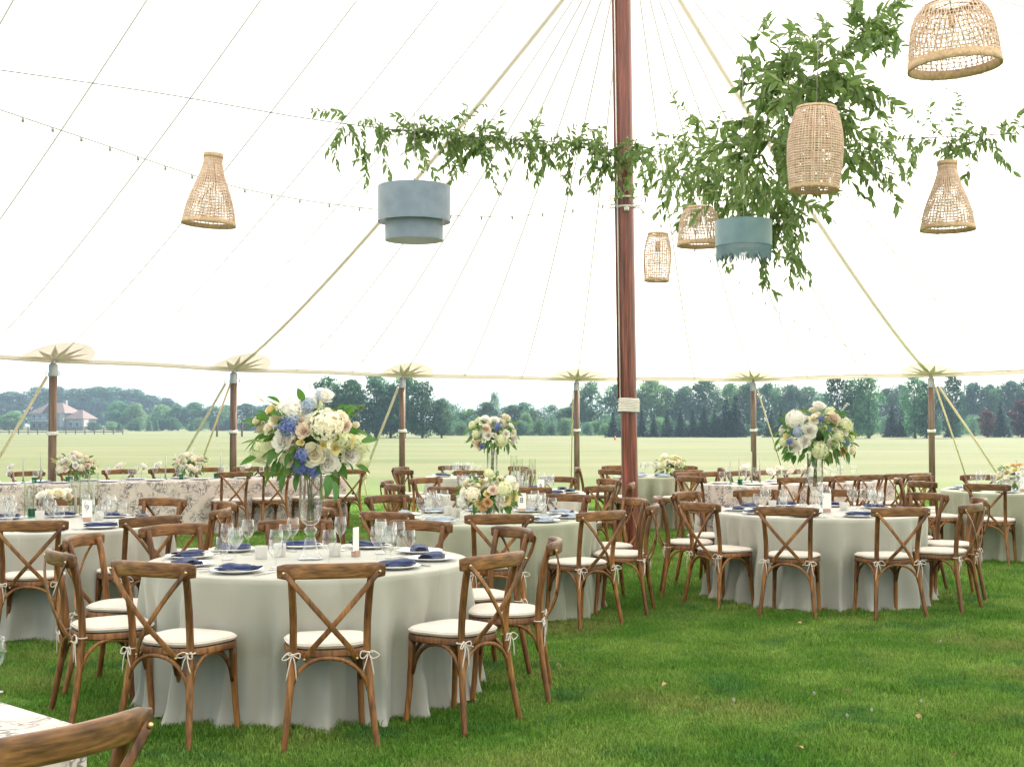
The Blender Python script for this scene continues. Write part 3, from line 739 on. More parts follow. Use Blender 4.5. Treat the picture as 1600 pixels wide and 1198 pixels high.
CH1 = [B_ + q for q in ('its back to the foreground printed table', 'second from the foreground table, towards the lawn', 'side-on, its rail end over the open lawn', 'side-on, partly behind another on the lawn side', 'backing onto the low yellow flower table',
       'straight behind the tall footed vase', 'backing onto the printed long table', 'half hidden, side-on towards the bud vase table', 'side-on, nearest the bud vase table', 'on the side of the large close chair rail')]
B_ = 'brown chair at the low yellow flower table, '
CH3 = [B_ + q for q in ('backing onto the blue hydrangea table', 'its back to the open lawn', 'second from the red pole, over the lawn', 'nearest the red centre pole', 'facing the lawn, nearest the ivory table number', 'backing onto the ivory table behind the flowers', 'second round from the knotted guy strap', 'nearest the knotted guy strap', 'side-on towards the printed long table', 'between it and the blue hydrangea vase')]
B_ = 'brown chair at the white bud vase table, '
CH2 = [B_ + q for q in ('full cross back before the nine card', 'nearest the blue hydrangea table', 'second round from the hydrangea table', 'facing away from the long table chairs', 'backing onto the printed long table')] + ['brown chair at the white bud vase table, on its side away from the hydrangeas'] * 5
B_ = 'brown chair at the tall white bouquet table, '
CH4 = [B_ + q for q in ('its back to the lawn, below balloon glasses', 'angled, towards the orange flower table', 'side-on towards the low orange flowers', 'beyond the balloon glasses', 'backing onto printed linen behind balloon glasses',
       'backing onto printed linen behind the vase', 'facing the lawn below slim tapers', 'side-on, nearest the red centre pole', 'second from the red pole', 'its back to the lawn, red pole side')]
round_table(T1, RT, M_sage, 11, 'sage grey satin cloth under the bouquet with big blue hydrangeas', CH1, 13, 10, RC, False, 'chairs at the blue hydrangea table')
round_table(T2, RT, M_sage, 23, 'sage grey satin cloth under the bud vases and tall candle glasses', CH2, 13, 10, RC, False, 'chairs at the bud vase table')
round_table(T3, RT, M_olive, 37, 'olive sage cloth under the low pale yellow flowers and grey napkins', CH3, 5, 10, RC, False, 'chairs at the low yellow flower table')
round_table(T4, RT, M_sage, 41, 'sage grey satin cloth on the round table before the printed linen', CH4, 13, 10, RC, False, 'chairs at the tall white bouquet table')
round_table(T5, RT, M_olive, 53, 'olive sage cloth under the low orange and white flowers', 'at the table with low orange flowers', 0, 10, RC, True, 'chairs at the low orange flower table', skip=(1, 2, 3))
round_table(T6, RT, M_ivorycl, 61, 'ivory satin cloth beside the red centre pole', 'at the ivory table beside the red pole', 9, 10, RC, True, 'chairs at the ivory table')
round_table(T7, 0.55, M_olive, 71, 'small round olive cloth just behind the red centre pole', 'at the small olive table behind the red pole', 24, 6, 0.78, True, 'chairs at the small olive table')
round_table(T8, 0.55, M_ivorycl, 83, 'small round ivory cloth near the tent edge, before the round trees', 'at the small ivory table near the tent edge', 8, 6, 0.78, True, 'chairs at the small ivory table')
# long printed tables
def frame(A, d): return Vector((d[0], d[1])).normalized(), Vector((d[1], -d[0])).normalized()
D1, N1 = frame(None, (0.82, 0.573)); A1 = Vector((-6.52, 16.3))
def L1pt(t_, n_): p = A1 + D1 * t_ + N1 * n_; return p
D2, N2 = frame(None, (0.829, 0.559)); A2 = Vector((2.43, 15.75))
def L2pt(t_, n_): return A2 + D2 * t_ + N2 * n_
def long_table(ptf, t0, t1, depth, D, label, cl_label, front, back, ch_label, group, seed, z=ZT):
    c = ptf((t0 + t1) / 2, -depth / 2); rz = math.atan2(D.y, D.x); Lx = t1 - t0
    under_table('long_table', label, (c.x, c.y, 0), rz, (Lx, depth), [(s * (Lx / 2 - .15), q * (depth / 2 - .12)) for s in (-1, 1) for q in (-1, 1)] + [(0, depth / 2 - .12), (0, -depth / 2 + .12)])
    out = rect_outline(Lx, depth)
    dents = []
    N = Vector((D.y, -D.x))
    for tt, lst, sgn in ((1, front, 1), (-1, back, -1)):
        for tq in lst:
            off_ = 0.20 if sgn > 0 else -depth - 0.20
            p = ptf(tq, off_); p = p + D * rnd.uniform(-.02, .02)
            fdir = -N * sgn; jit = rnd.uniform(-.05, .05)
            fdir = Vector((fdir.x * math.cos(jit) - fdir.y * math.sin(jit), fdir.x * math.sin(jit) + fdir.y * math.cos(jit)))
            chair(p.x, p.y, fdir, ch_label[0 if sgn > 0 else 1], group[0 if sgn > 0 else 1], True)
            lx_ = tq - (t0 + t1) / 2; ly_ = -depth / 2 if sgn > 0 else depth / 2
            best = min(out, key=lambda o: (o[0] - lx_) ** 2 + (o[1] - ly_) ** 2); dents.append((best[4], 0.2, -0.005))
    drape('tablecloth', out, ZT, M_toile, seed, cl_label, 'tablecloth', None, (c.x, c.y, 0), rz, dents, amp=0.028, flare=0.03, folds=int(Lx * 2.6))
long_table(L1pt, -1.6, 4.95, 0.92, D1, 'long table hidden under printed linen before the house', 'printed botanical linen on the long table before the house',
           [2.98, 3.62, 4.24, 4.78], [-0.6, 0.05, 0.7, 1.35, 2.0, 2.65, 3.3, 3.95, 4.5],
           ('brown crossback chair on the near side of the long table before the house', 'brown crossback chair on the field side of the long table before the house'),
           ('chairs on the near side of the left long table', 'chairs on the field side of the left long table'), 91)
long_table(L2pt, 0.6, 3.45, 0.92, D2, 'long table hidden under printed linen behind the tall white bouquet', 'printed botanical linen on the long table behind the tall white bouquet',
           [0.95, 1.45, 1.92, 2.4, 2.88, 3.34], [0.9, 1.35, 1.85, 2.4, 2.95],
           ('brown crossback chair on the near side of the long table behind the white bouquet', 'brown crossback chair on the field side of the long table behind the white bouquet'),
           ('chairs on the near side of the right long table', 'chairs on the field side of the right long table'), 97)
p = L2pt(0.36, -.46); chair(p.x, p.y, (D2.x, D2.y), 'brown crossback chair at the head of the printed table, nearest the red pole', 'chair at the head of the right long table', True)
# the corner table beside the camera
K3 = Vector((-1.10, 3.34)); a3 = Vector((-0.745, 0.666)); b3 = Vector((-0.666, -0.745))
c3 = K3 + a3 * 0.9 + b3 * 0.6
rz3 = math.atan2(a3.y, a3.x)
under_table('square_table', 'table hidden under printed linen in the foreground corner', (c3.x, c3.y, 0), rz3, (1.8, 1.2), [(s * .7, q * .45) for s in (-1, 1) for q in (-1, 1)])
drape('tablecloth', rect_outline(1.8, 1.2), ZT, M_toile, 101, 'printed botanical linen on the foreground table with a single wine glass', 'tablecloth', None, (c3.x, c3.y, 0), rz3, amp=.02, flare=.02, folds=8)
chair(-1.215, 3.0, (-0.80, 0.60), 'large close brown crossback chair, only its top rail in sight beside printed linen', 'chair in the foreground')

# ------------------------------------------------------------------ tableware
def lathe_mesh(name, prof, m_, n=20, smooth='auto'): return MB().lathe(prof, n).mesh(name, m_, smooth)
plate_me = lathe_mesh('plate', [(0, .004), (.085, .004), (.10, .009), (.138, .018), (.141, .016), (.10, .004), (.09, 0), (0, 0)], M_plate, 32, True)
def napkin_mesh(m_, seed):
    r = random.Random(seed); m = MB()
    for lay, (w, d, z0, hh) in enumerate(((.235, .115, .012, .016), (.215, .09, .024, .016))):
        rows = []; n = 18; k = 9
        for i in range(k + 1):
            f = i / k; a = math.pi * f; row = []
            for j in range(n + 1):
                g_ = -1 + 2 * j / n
                y = -math.cos(a) * d / 2 * (1 - .25 * abs(g_) ** 3); z = z0 + math.sin(a) ** .6 * hh * (1 - .45 * abs(g_) ** 2.5) + .0035 * math.sin(5 * g_ + 3 * f + lay + seed) * math.sin(a)
                row.append((g_ * w / 2 * (1 - .06 * (1 - abs(2 * f - 1))) + .01 * math.sin(3 * f + lay), y + .012 * math.sin(2.4 * g_ + seed + lay), z))
            rows.append(row)
        m.grid(rows)
        m.add([rows[0][j] for j in range(n + 1)] + [rows[k][j] for j in range(n + 1)], [(j, n + 1 + j, n + 2 + j, j + 1) for j in range(n)])
    m.tube(catmull([(.10, .0, .026), (.125, .012, .024), (.142, .028, .030)], 3), [.010, .010, .009, .008, .007, .005, .003], 6)
    return m.mesh('napkin', m_)
nap_navy = [napkin_mesh(M_navy, s) for s in (1, 2, 3)]; nap_dusty = [napkin_mesh(M_dusty, s) for s in (4, 5)]
def glass_proto(name, bowl, stem_h, foot_r, cat, stem_r=.004):
    t = thing(name, '', cat)
    b = obj('bowl', lathe_mesh('bowl', bowl, M_glass, 22, True), t)
    obj('stem', lathe_mesh('stem', [(stem_r * 2.2, .004), (stem_r * 1.1, .014), (stem_r, stem_h * .5), (stem_r * 1.2, stem_h * .9), (stem_r * 2.4, stem_h + .002)], M_glass, 10, True), t)
    obj('foot', lathe_mesh('foot', [(0, .005), (foot_r * .5, .0035), (foot_r, .0018), (foot_r, 0), (0, 0)], M_glass, 22, True), t)
    return register(t)
def bowl_prof(z0, h, rmax, rtop, th=.0015):
    o = []
    for i in range(10):
        f = i / 9; r = rmax * math.sin(min(1, f / .55) * math.pi / 2) ** .75 if f < .55 else rmax + (rtop - rmax) * ((f - .55) / .45) ** 1.4
        o.append((max(.002, r), z0 + h * f))
    return o + [(r - th, z) for r, z in reversed(o) if r > .006]
WINE = glass_proto('wine_glass', bowl_prof(.088, .118, .041, .031), .088, .034, 'glass')
GOB = glass_proto('water_goblet', bowl_prof(.055, .105, .041, .034), .055, .034, 'glass', .005)
BAL = glass_proto('balloon_glass', bowl_prof(.075, .115, .056, .042), .075, .036, 'glass')
vot_me = lathe_mesh('votive_cup', [(0, .006), (.030, .006), (.034, .074), (.037, .074), (.034, 0), (0, 0)], M_frost, 20)
gvot_me = lathe_mesh('votive_cup', [(0, .006), (.028, .006), (.032, .074), (.035, .074), (.032, 0), (0, 0)], M_greenglass, 20)
def fork_mesh():
    m = MB(); m.box((0, -.03, .004), (.009, .12, .003)); m.box((0, .045, .004), (.02, .03, .003))
    for k in (-1, 0, 1): m.box((k * .007, .08, .004), (.0035, .04, .0025))
    return m.mesh('fork', M_steel, False)
def knife_mesh():
    m = MB(); m.box((0, -.055, .005), (.011, .09, .005)); m.add([(-.008, -.01, .004), (.008, -.01, .004), (.009, .09, .004), (-.002, .115, .004), (-.008, -.01, .006), (.006, -.01, .006), (.006, .09, .005), (-.002, .115, .005)], [(0, 3, 2, 1), (4, 5, 6, 7), (0, 1, 5, 4), (1, 2, 6, 5), (2, 3, 7, 6), (3, 0, 4, 7)])
    return m.mesh('knife', M_steel, False)
fork_me = fork_mesh(); knife_me = knife_mesh()
ZC = ZT + .004
def setting(x, y, ang, napset, tname, glasses=3, cutlery=True, nap=True):
    """ang: direction from the place towards the table centre"""
    fx, fy = math.cos(ang), math.sin(ang); rz = ang - math.pi / 2
    tag(obj('dinner_plate', plate_me, None, (x, y, ZC), (0, 0, rz)), 'white dinner plate ' + tname, 'plate', 'dinner plates ' + tname)
    if nap:
        me = rnd.choice(napset); colr = 'navy' if napset is nap_navy else 'grey blue'
        tag(obj('napkin', me, None, (x, y, ZC + .004), (0, 0, rz + rnd.uniform(-.35, .35))), colr + ' folded napkin ' + tname, 'napkin', 'napkins ' + tname)
    if cutlery:
        for s, me, nm in ((-1, fork_me, 'fork'), (1, knife_me, 'knife')):
            tag(obj(nm, me, None, (x + fy * s * .175, y - fx * s * .175, ZC - .002), (0, 0, rz + rnd.uniform(-.05, .05))), 'steel %s ' % nm + tname, nm, nm + 's ' + tname)
    spots = ((WINE, .24, .12, 'wine glass'), (GOB, .17, .19, 'water goblet'), (WINE, .20, .26, 'wine glass'))
    for P_, a_, b_, nm in spots[:glasses]:
        a_ += rnd.uniform(-.02, .02); b_ += rnd.uniform(-.02, .02)
        place(P_, (x + fx * a_ + fy * b_ * .6, y + fy * a_ - fx * b_ * .6, ZC), rnd.uniform(0, 6), 'clear stemmed %s ' % nm + tname, nm.replace('glass', 'glasse') + 's ' + tname)
def table_settings(c, R, phase, n, napset, tname, glasses=(2,), cutlery=True, skip=()):
    for k in range(n):
        if k in skip: continue
        a = R_(phase + 360 / n * k); r = R - .20
        setting(c[0] + r * math.sin(a), c[1] - r * math.cos(a), math.atan2(math.cos(a), -math.sin(a)), napset, tname, glasses[k % len(glasses)], cutlery)
table_settings(T1, RT, 13, 10, nap_navy, 'on the table with big blue hydrangeas', (1, 3, 3, 1, 1, 2, 1, 1, 3, 2))
table_settings(T2, RT, 13, 10, nap_navy, 'on the table with white bud vase flowers', (2, 3, 2, 1, 2))
table_settings(T3, RT, 5, 10, nap_dusty, 'on the low yellow flower table', (1, 3, 2, 2, 2))
table_settings(T4, RT, 13, 10, nap_navy, 'on the table with tall white bouquet', (0, 1, 2, 2, 1))
for k in range(3):
    a = R_(60 + 50 * k); place(BAL, (T4[0] + .5 * math.sin(a), T4[1] - .5 * math.cos(a), ZC), 0, 'wide balloon glass on the table with tall white bouquet', 'balloon glasses')
table_settings(T5, RT, 0, 10, nap_dusty, 'on the low orange flower table', (1, 2), False, skip=(1, 2, 3))
table_settings(T6, RT, 9, 10, nap_navy, 'on the ivory table', (2, 3, 1), False)
table_settings(T7, .55, 24, 6, nap_dusty, 'on the small olive table', (1,), False)
table_settings(T8, .55, 8, 6, nap_navy, 'on the small ivory table', (2,), False)
for ptf, D, ts, nm in ((L1pt, D1, [-.6, .05, .7, 1.35, 2.0, 2.65, 3.3, 3.95, 4.5], 'on the long table before the house'), (L2pt, D2, [.85, 1.3, 1.85, 2.4, 2.95], 'on the right long table')):
    N = Vector((D.y, -D.x))
    for q in ts:
        p = ptf(q, -.92 + .2); setting(p.x, p.y, math.atan2(N.y, N.x), nap_dusty, nm, 2, False, False)
        p = ptf(q + .1, -.2); setting(p.x, p.y, math.atan2(-N.y, -N.x), nap_dusty, nm, 1, False, False)
gp = at(-14, 1084, 3.75); place(GOB, (gp.x, gp.y, ZC), 0, 'single clear wine glass on the printed linen in the foreground', None)
def votive(x, y, label, me=vot_me, group=None): tag(obj('votive_cup', me, None, (x, y, ZC - .002), (0, 0, 0)), label, 'votive', group)
def cylinder_candle(x, y, h, label, group, taper=True, holder=True):
    t = thing('glass_candle_tube', label, 'candle', (x, y, ZC - .002), 0, group)
    if holder:
        obj('glass_tube', lathe_mesh('glass_tube', [(0, .004), (.037, .004), (.037, h), (.039, h), (.039, 0), (0, 0)], M_glass, 20), t)
    if taper:
        m = MB(); m.tube([(0, 0, .004), (0, 0, h * .78)], [.012, .009], 8); obj('taper', m.mesh('taper', M_wax), t)
        m = MB(); m.tube([(0, 0, h * .78), (.001, 0, h * .78 + .015)], .0014, 4); obj('wick', m.mesh('wick', M_cable), t)
def slim_candle(x, y, h, label, group):
    t = thing('taper_candle', label, 'candle', (x, y, ZC - .002), 0, group)
    m = MB(); m.lathe([(0, 0), (.03, 0), (.03, .006), (.013, .02), (.013, .05), (.010, .05), (0, .045)], 12); obj('candle_holder', m.mesh('candle_holder', M_greenglass), t)
    m = MB(); m.tube([(0, 0, .03), (0, 0, h)], [.011, .008], 8); obj('taper', m.mesh('taper', M_wax), t)
def number_card(x, y, txt, label, rz=0.0):
    t = thing('table_number', label, 'table number', (x, y, ZC - .002), rz)
    m = MB(); m.box((0, 0, .016), (.06, .032, .032)); obj('copper_base', m.mesh('copper_base', M_copper, False), t)
    m = MB(); m.box((0, 0, .10), (.078, .003, .14)); obj('card', m.mesh('card', M_card, False), t)
    if txt:
        fc = bpy.data.curves.new('numeral', 'FONT'); fc.body = txt; fc.size = .066; fc.align_x = 'CENTER'; fc.extrude = .0004; fc.materials.append(M_ink)
        fo = bpy.data.objects.new('numeral_curve', fc); nme = bpy.data.meshes.new_from_object(fo); bpy.data.objects.remove(fo)
        if not nme.materials: nme.materials.append(M_ink)
        obj('numeral', nme, t, (0, -.0025, .085), (R_(90), 0, 0))
def tab(px, py): d = 1570 / (py - 662); p = at(px, py, d); return p.x, p.y
# table with big hydrangeas
for (px, py) in ((437, 868), (523, 868)): x, y = tab(px, py); votive(x, y, 'frosted white votive cup on the table with big blue hydrangeas', vot_me, 'votives on the blue hydrangea table')
x, y = tab(408, 872); votive(x, y, 'frosted white votive cup on the table with big blue hydrangeas', vot_me, 'votives on the blue hydrangea table')
x, y = tab(556, 868); number_card(x, y, '', 'white table number card on copper block beside the blue hydrangea vase', 1.25)
# bud vase table
for (px, py, h) in ((118, 804, .30), (131, 802, .34), (45, 806, .30), (146, 803, .36)): x, y = tab(px, py); cylinder_candle(x, y, h, 'tall glass tube with sage taper beside white bud vase flowers', 'candle tubes on the bud vase table')
x, y = tab(136, 814); number_card(x, y, '9', 'white table number nine card with copper block on the bud vase table', .1)
for (px, py) in ((155, 812), (62, 812)): x, y = tab(px, py); votive(x, y, 'frosted votive cup on the table with white bud vase flowers', vot_me, 'votives on the bud vase table')
x, y = tab(50, 808); votive(x, y, 'sea green glass votive on the table with white bud vase flowers', gvot_me)
# low yellow flower table
for (px, py) in ((700, 804), (712, 807), (848, 800)): x, y = tab(px, py); votive(x, y, 'frosted votive cup on the low yellow flower table', vot_me, 'votives on the low yellow flower table')
x, y = tab(815, 800); number_card(x, y, '8', 'white table number eight card beside the low yellow flowers', -.1)
x, y = tab(845, 773); number_card(x, y, '6', 'white table number six card on the ivory table', -.05)
for (px, py, h) in ((803, 768, .42), (812, 764, .36), (822, 766, .30), (832, 763, .36)): x, y = tab(px, py); cylinder_candle(x, y, h, 'tall glass tube with sage taper on the ivory table', 'candle tubes on the ivory table')
# tall white bouquet table
x, y = tab(1292, 800); number_card(x, y, '', 'white table number card with copper block beside the tall white bouquet vase', 0)
for (px, py) in ((1318, 797), (1255, 800), (1207, 794)): x, y = tab(px, py); votive(x, y, 'frosted votive cup on the table with tall white bouquet', vot_me, 'votives on the tall white bouquet table')
x, y = tab(1599, 768); number_card(x, y, '', 'white table number card beside the low orange flowers', 0)
# long tables
for q, dn in ((.55, -.45), (1.0, -.5), (2.55, -.42), (3.1, -.5), (3.3, -.4), (-.2, -.45)):
    p = L1pt(q, dn); votive(p.x, p.y, 'sea green glass votive on the long table before the house', gvot_me, 'green votives on the left long table')
for q, dn, h in ((.42, -.5, .34), (.62, -.4, .40), (2.35, -.5, .34), (3.15, -.45, .40), (4.2, -.5, .38), (4.0, -.42, .34)):
    p = L1pt(q, dn); slim_candle(p.x, p.y, h, 'slim sage taper candle on the long table before the house', 'tapers on the left long table')
for q, dn, h in ((.82, -.5, .36), (.9, -.42, .36), (1.2, -.5, .42), (1.3, -.45, .36), (2.9, -.5, .4)):
    p = L2pt(q, dn); slim_candle(p.x, p.y, h, 'slim sage taper candle on the right long table', 'tapers on the right long table')
p = L2pt(.8, -.3); votive(p.x, p.y, 'sea green glass votive on the right long table', gvot_me)

# ------------------------------------------------------------------ flowers
def petal(mb, L, W, cup, M):
    rows = []
    for i in range(5):
        f = i / 4; w = W * math.sin(math.pi * (0.18 + .68 * f)) ** .8; rows.append([M @ Vector((k * w / 2, cup * L * (f * f * .55 - .12 * k * k), L * f)) for k in (-1, -.35, .35, 1)])
    mb.grid(rows)
def rose_mesh(name, m_, open_=1.0, n=34, centre=None):
    m = MB()
    for i in range(n):
        f = i / (n - 1); a = i * 2.399963; r = .10 + .42 * f ** .9 * (.6 + .4 * open_); tilt = -.62 * (1 - f) ** 1.6 - .08 + (.25 + .75 * open_) * f ** 1.6
        L = .60 + .30 * f; z = -.08 - .37 * f
        Mx = Matrix.Rotation(a, 4, 'Z') @ Matrix.Translation((0, r * .62, z)) @ Matrix.Rotation(-tilt, 4, 'X')
        petal(m, L, .46 + .60 * f, .32 - .1 * f, Mx)
    me = m.mesh(name, m_)
    return me
def hyd_mesh(name, m_, n=95, seed=1):
    r = random.Random(seed); m = MB()
    for k in range(n):
        z = 1 - 1.72 * (k + .5) / n; a = k * 2.399963 + r.uniform(-.1, .1); q = math.sqrt(max(0, 1 - z * z)); d = Vector((q * math.cos(a), q * math.sin(a), z))
        rad = .80 * r.uniform(.84, 1.12); Q = d.to_track_quat('Z', 'Y').to_matrix(); sp = r.uniform(0, 6.28); s = .15 * r.uniform(.8, 1.2)
        c = d * rad
        for j in range(4):
            an = sp + j * math.pi / 2
            pts = [(0, 0, 0), (math.cos(an - .62) * s, math.sin(an - .62) * s, .03), (math.cos(an) * s * 1.35, math.sin(an) * s * 1.35, .015), (math.cos(an + .62) * s, math.sin(an + .62) * s, .03)]
            m.add([c + Q @ Vector(p) for p in pts], [(0, 1, 2, 3)])
    m.lathe([(.0, .5), (.34, .38), (.5, .08), (.45, -.25), (.25, -.5), (0, -.6)], 8)
    return m.mesh(name, m_, False)
def spray_mesh(name, m_, seed=3):
    r = random.Random(seed); m = MB()
    for k in range(9):
        a = r.uniform(0, 6.28); x, y = .35 * math.cos(a) * r.random(), .35 * math.sin(a) * r.random(); z = r.uniform(.3, 1.6)
        m.tube([(0, 0, -.6), (x * .5, y * .5, z * .5), (x, y, z)], .018, 4)
        for j in range(5):
            an = j * 1.2566 + a; m.add([Vector((x, y, z)), Vector((x + .13 * math.cos(an - .5), y + .13 * math.sin(an - .5), z + .05)), Vector((x + .19 * math.cos(an), y + .19 * math.sin(an), z + .03)), Vector((x + .13 * math.cos(an + .5), y + .13 * math.sin(an + .5), z + .05))], [(0, 1, 2, 3)])
    return m.mesh(name, m_, False)
FL = {}
for nm, m_ in (('cream', M_cream), ('white', M_white), ('blush', M_blush), ('yellow', M_yellow), ('peach', M_peach)):
    FL['rose_' + nm] = ('rose', rose_mesh('rose', m_, 1.0)); FL['bud_' + nm] = ('rosebud', rose_mesh('rosebud', m_, .35, 16))
for nm, m_ in (('blue', M_blue), ('paleblue', M_paleblue), ('lime', M_limehyd), ('cream', M_cream), ('white', M_white)):
    FL['hyd_' + nm] = ('hydrangea', hyd_mesh('hydrangea', m_)); 
FL['spray_paleblue'] = ('flower_spray', spray_mesh('flower_spray', M_paleblue)); FL['spray_white'] = ('flower_spray', spray_mesh('flower_spray', M_white, 5)); FL['spray_green'] = ('flower_spray', spray_mesh('flower_spray', M_leaflight, 6)); FL['spray_yellow'] = ('flower_spray', spray_mesh('flower_spray', M_yellow, 8))
bleaf = leaf_mesh('leaf', 1.0, .52, M_leaf, .35, .22); bleaf2 = leaf_mesh('leaf', 1.0, .46, M_leaflight, .35, .2)
def bloom(t, kind, p, d, s):
    nm, me = FL[kind]; q = Vector(d).normalized().to_track_quat('Z', 'Y')
    e = (q.to_matrix() @ Matrix.Rotation(rnd.uniform(0, 6.28), 3, 'Z')).to_euler()
    return obj(nm, me, t, p, e, s)
def leaf_at(t, p, d, s, light=False):
    q = Vector(d).normalized().to_track_quat('Y', 'Z'); e = (q.to_matrix() @ Matrix.Rotation(rnd.uniform(-1.2, 1.2), 3, 'Y')).to_euler()
    return obj('leaf', bleaf2 if light else bleaf, t, p, e, s)
def bouquet(name, label, base, c, rx, rz_, manual, weights, nfill, nleaf, cat='flowers', group=None, leafsize=.085, droop=.35, zmin=-.55, dcam=None, wide_leaf=1.05):
    """base: where the stems stand; c: centre of the flower mass; manual: (px, py, kind, size) seen from the front"""
    t = thing(name, label, cat, base, 0, group); b = Vector(base); c = Vector(c)
    m = MB()
    for k in range(6):
        a = k * 1.05; m.tube([(0.02 * math.cos(a), .02 * math.sin(a), 0), (c - b) * .6 + Vector((.02 * math.cos(a + 2), .02 * math.sin(a + 2), 0)), (c - b) + Vector((rx * .4 * math.cos(a), rx * .4 * math.sin(a), 0))], .0035, 5)
    obj('stems', m.mesh('stems', M_stem), t)
    m = MB(); m.lathe([(0, -.32 * rz_)] + [(rx * .26 * math.sin(math.pi * k / 8), -.32 * rz_ * math.cos(math.pi * k / 8)) for k in range(1, 8)] + [(0, .32 * rz_)], 14)
    obj('moss_ball', m.mesh('moss_ball', M_foam), t, c - b)
    used = []
    for px, py, kind, s in manual:
        d0 = c.y; q = at(px, py, d0); ox, oz = (q.x - c.x) / rx, (q.z - c.z) / rz_
        h = math.sqrt(max(0.05, 1 - min(.95, ox * ox + oz * oz))); yy = -h * rx * .85
        p = at(px, py, c.y + yy); d = Vector((ox * .8, -h - .25, oz * .7 + .12)); bloom(t, kind, p - b, d, s); used.append(p)
    kinds = [k for k, w in weights for _ in range(w)]
    k = 0; i = 0
    while k < nfill and i < nfill * 6:
        i += 1; z = rnd.uniform(zmin, 1); a = rnd.uniform(0, 6.283)
        if manual and math.sin(a) < 0.1 and rnd.random() < .75: a = -a
        q = math.sqrt(max(0, 1 - z * z)); d = Vector((q * math.cos(a), q * math.sin(a), z)); p = c + Vector((d.x * rx, d.y * rx * .85, d.z * rz_)) * rnd.uniform(.72, 1.0)
        kind = rnd.choice(kinds); s = {'r': .046, 'b': .026, 'h': .066, 's': .05}[kind[0]] * rnd.uniform(.85, 1.15) * (rx / .33) ** .4
        if any((p - w).length < s * .8 + .018 for w in used): continue
        used.append(p); bloom(t, kind, p - b, d + Vector((0, 0, .2)), s); k += 1
    for k in range(nleaf):
        z = rnd.uniform(-.9, .85); a = rnd.uniform(0, 6.283); q = math.sqrt(max(0, 1 - z * z)); d = Vector((q * math.cos(a), q * math.sin(a), z))
        p = c + Vector((d.x * rx, d.y * rx * .85, d.z * rz_)) * rnd.uniform(.62, wide_leaf * .95)
        leaf_at(t, p - b, d + Vector((rnd.uniform(-.5, .5), rnd.uniform(-.5, .5), -droop + rnd.uniform(-.4, .3))), leafsize * rnd.uniform(.7, 1.25), rnd.random() < .25)
    return t
def vase_tall(x, y, label, h=.50, r=.066):
    t = thing('glass_vase', label, 'vase', (x, y, ZC - .002))
    obj('foot', lathe_mesh('foot', [(0, .010), (.072, .006), (.074, 0), (0, 0)], M_thickglass, 28, True), t)
    obj('stem', lathe_mesh('stem', [(.070, .006), (.052, .03), (.040, .07), (.032, .115), (.022, .142), (.036, .158), (.038, .172), (.022, .188), (.026, .196)], M_thickglass, 28, True), t)
    zz = h - .196
    obj('bowl', lathe_mesh('bowl', [(.0, .200), (.026, .196), (.050, .215), (r - .004, .255), (r, .30), (r, h), (r + .003, h + .002), (r - .004, h), (r - .005, .30), (r - .012, .262), (.040, .228), (0, .215)], M_thickglass, 28, True), t)
    return t
# --- big hydrangea bouquet
vx, vy = at(485, 870, 7.45).x, 7.45
vase_tall(vx, vy, 'tall footed glass vase under the bouquet with big blue hydrangeas')
man1 = [(450, 668, 'hyd_blue', .062), (458, 655, 'hyd_paleblue', .05), (473, 712, 'hyd_blue', .055), (470, 730, 'hyd_blue', .055), (490, 733, 'hyd_blue', .056), (525, 735, 'hyd_blue', .03), (440, 690, 'rose_white', .062), (449, 718, 'rose_cream', .046),
        (490, 710, 'rose_cream', .070), (512, 722, 'rose_white', .076), (549, 708, 'rose_white', .070), (510, 665, 'hyd_cream', .115), (474, 673, 'rose_blush', .048), (485, 662, 'rose_cream', .042), (470, 657, 'bud_blush', .032),
        (455, 640, 'hyd_white', .095), (505, 618, 'rose_white', .066), (480, 634, 'hyd_paleblue', .06), (497, 628, 'spray_paleblue', .06), (422, 640, 'rose_yellow', .036), (400, 658, 'bud_cream', .036), (420, 671, 'rose_cream', .040),
        (470, 691, 'bud_yellow', .034), (505, 696, 'bud_yellow', .036), (532, 652, 'rose_cream', .044), (541, 664, 'rose_blush', .036), (545, 690, 'rose_yellow', .045), (525, 700, 'rose_yellow', .036), (430, 655, 'rose_cream', .045), (555, 664, 'bud_cream', .036), (527, 668, 'bud_yellow', .032), (560, 695, 'hyd_lime', .075), (410, 705, 'hyd_lime', .085),
        (535, 686, 'hyd_lime', .060), (532, 717, 'bud_cream', .034), (484, 606, 'spray_white', .055), (413, 628, 'spray_yellow', .045), (556, 643, 'spray_green', .05), (400, 735, 'spray_green', .05), (566, 722, 'hyd_lime', .05)]
B1 = bouquet('flower_arrangement', 'large cream and blush bouquet with big blue hydrangeas in tall footed vase', (vx, vy, ZC + .22), at(482, 682, 7.45), .31, .26, man1, [('rose_cream', 2), ('hyd_lime', 1), ('rose_blush', 1), ('bud_cream', 2), ('hyd_white', 1)], 26, 190, leafsize=.09)
for (px, py, dx, dz, s) in ((512, 742, .1, -1, .13), (522, 752, .25, -1, .12), (505, 757, -.1, -1, .11), (565, 690, 1, .25, .10), (558, 728, 1, -.3, .10), (400, 715, -1, -.3, .10), (408, 690, -1, .1, .11), (430, 735, -.6, -.7, .12), (445, 742, -.3, -1, .10), (475, 628, -.3, .8, .10), (545, 648, .5, .8, .09), (420, 655, -.6, .3, .10), (445, 655, 0, .3, .10), (500, 685, .4, .2, .10), (520, 690, .3, .3, .10)):
    p = at(px, py, 7.45 - .22); leaf_at(B1, p - Vector(B1.location), (dx, -.4, dz), s, rnd.random() < .2)
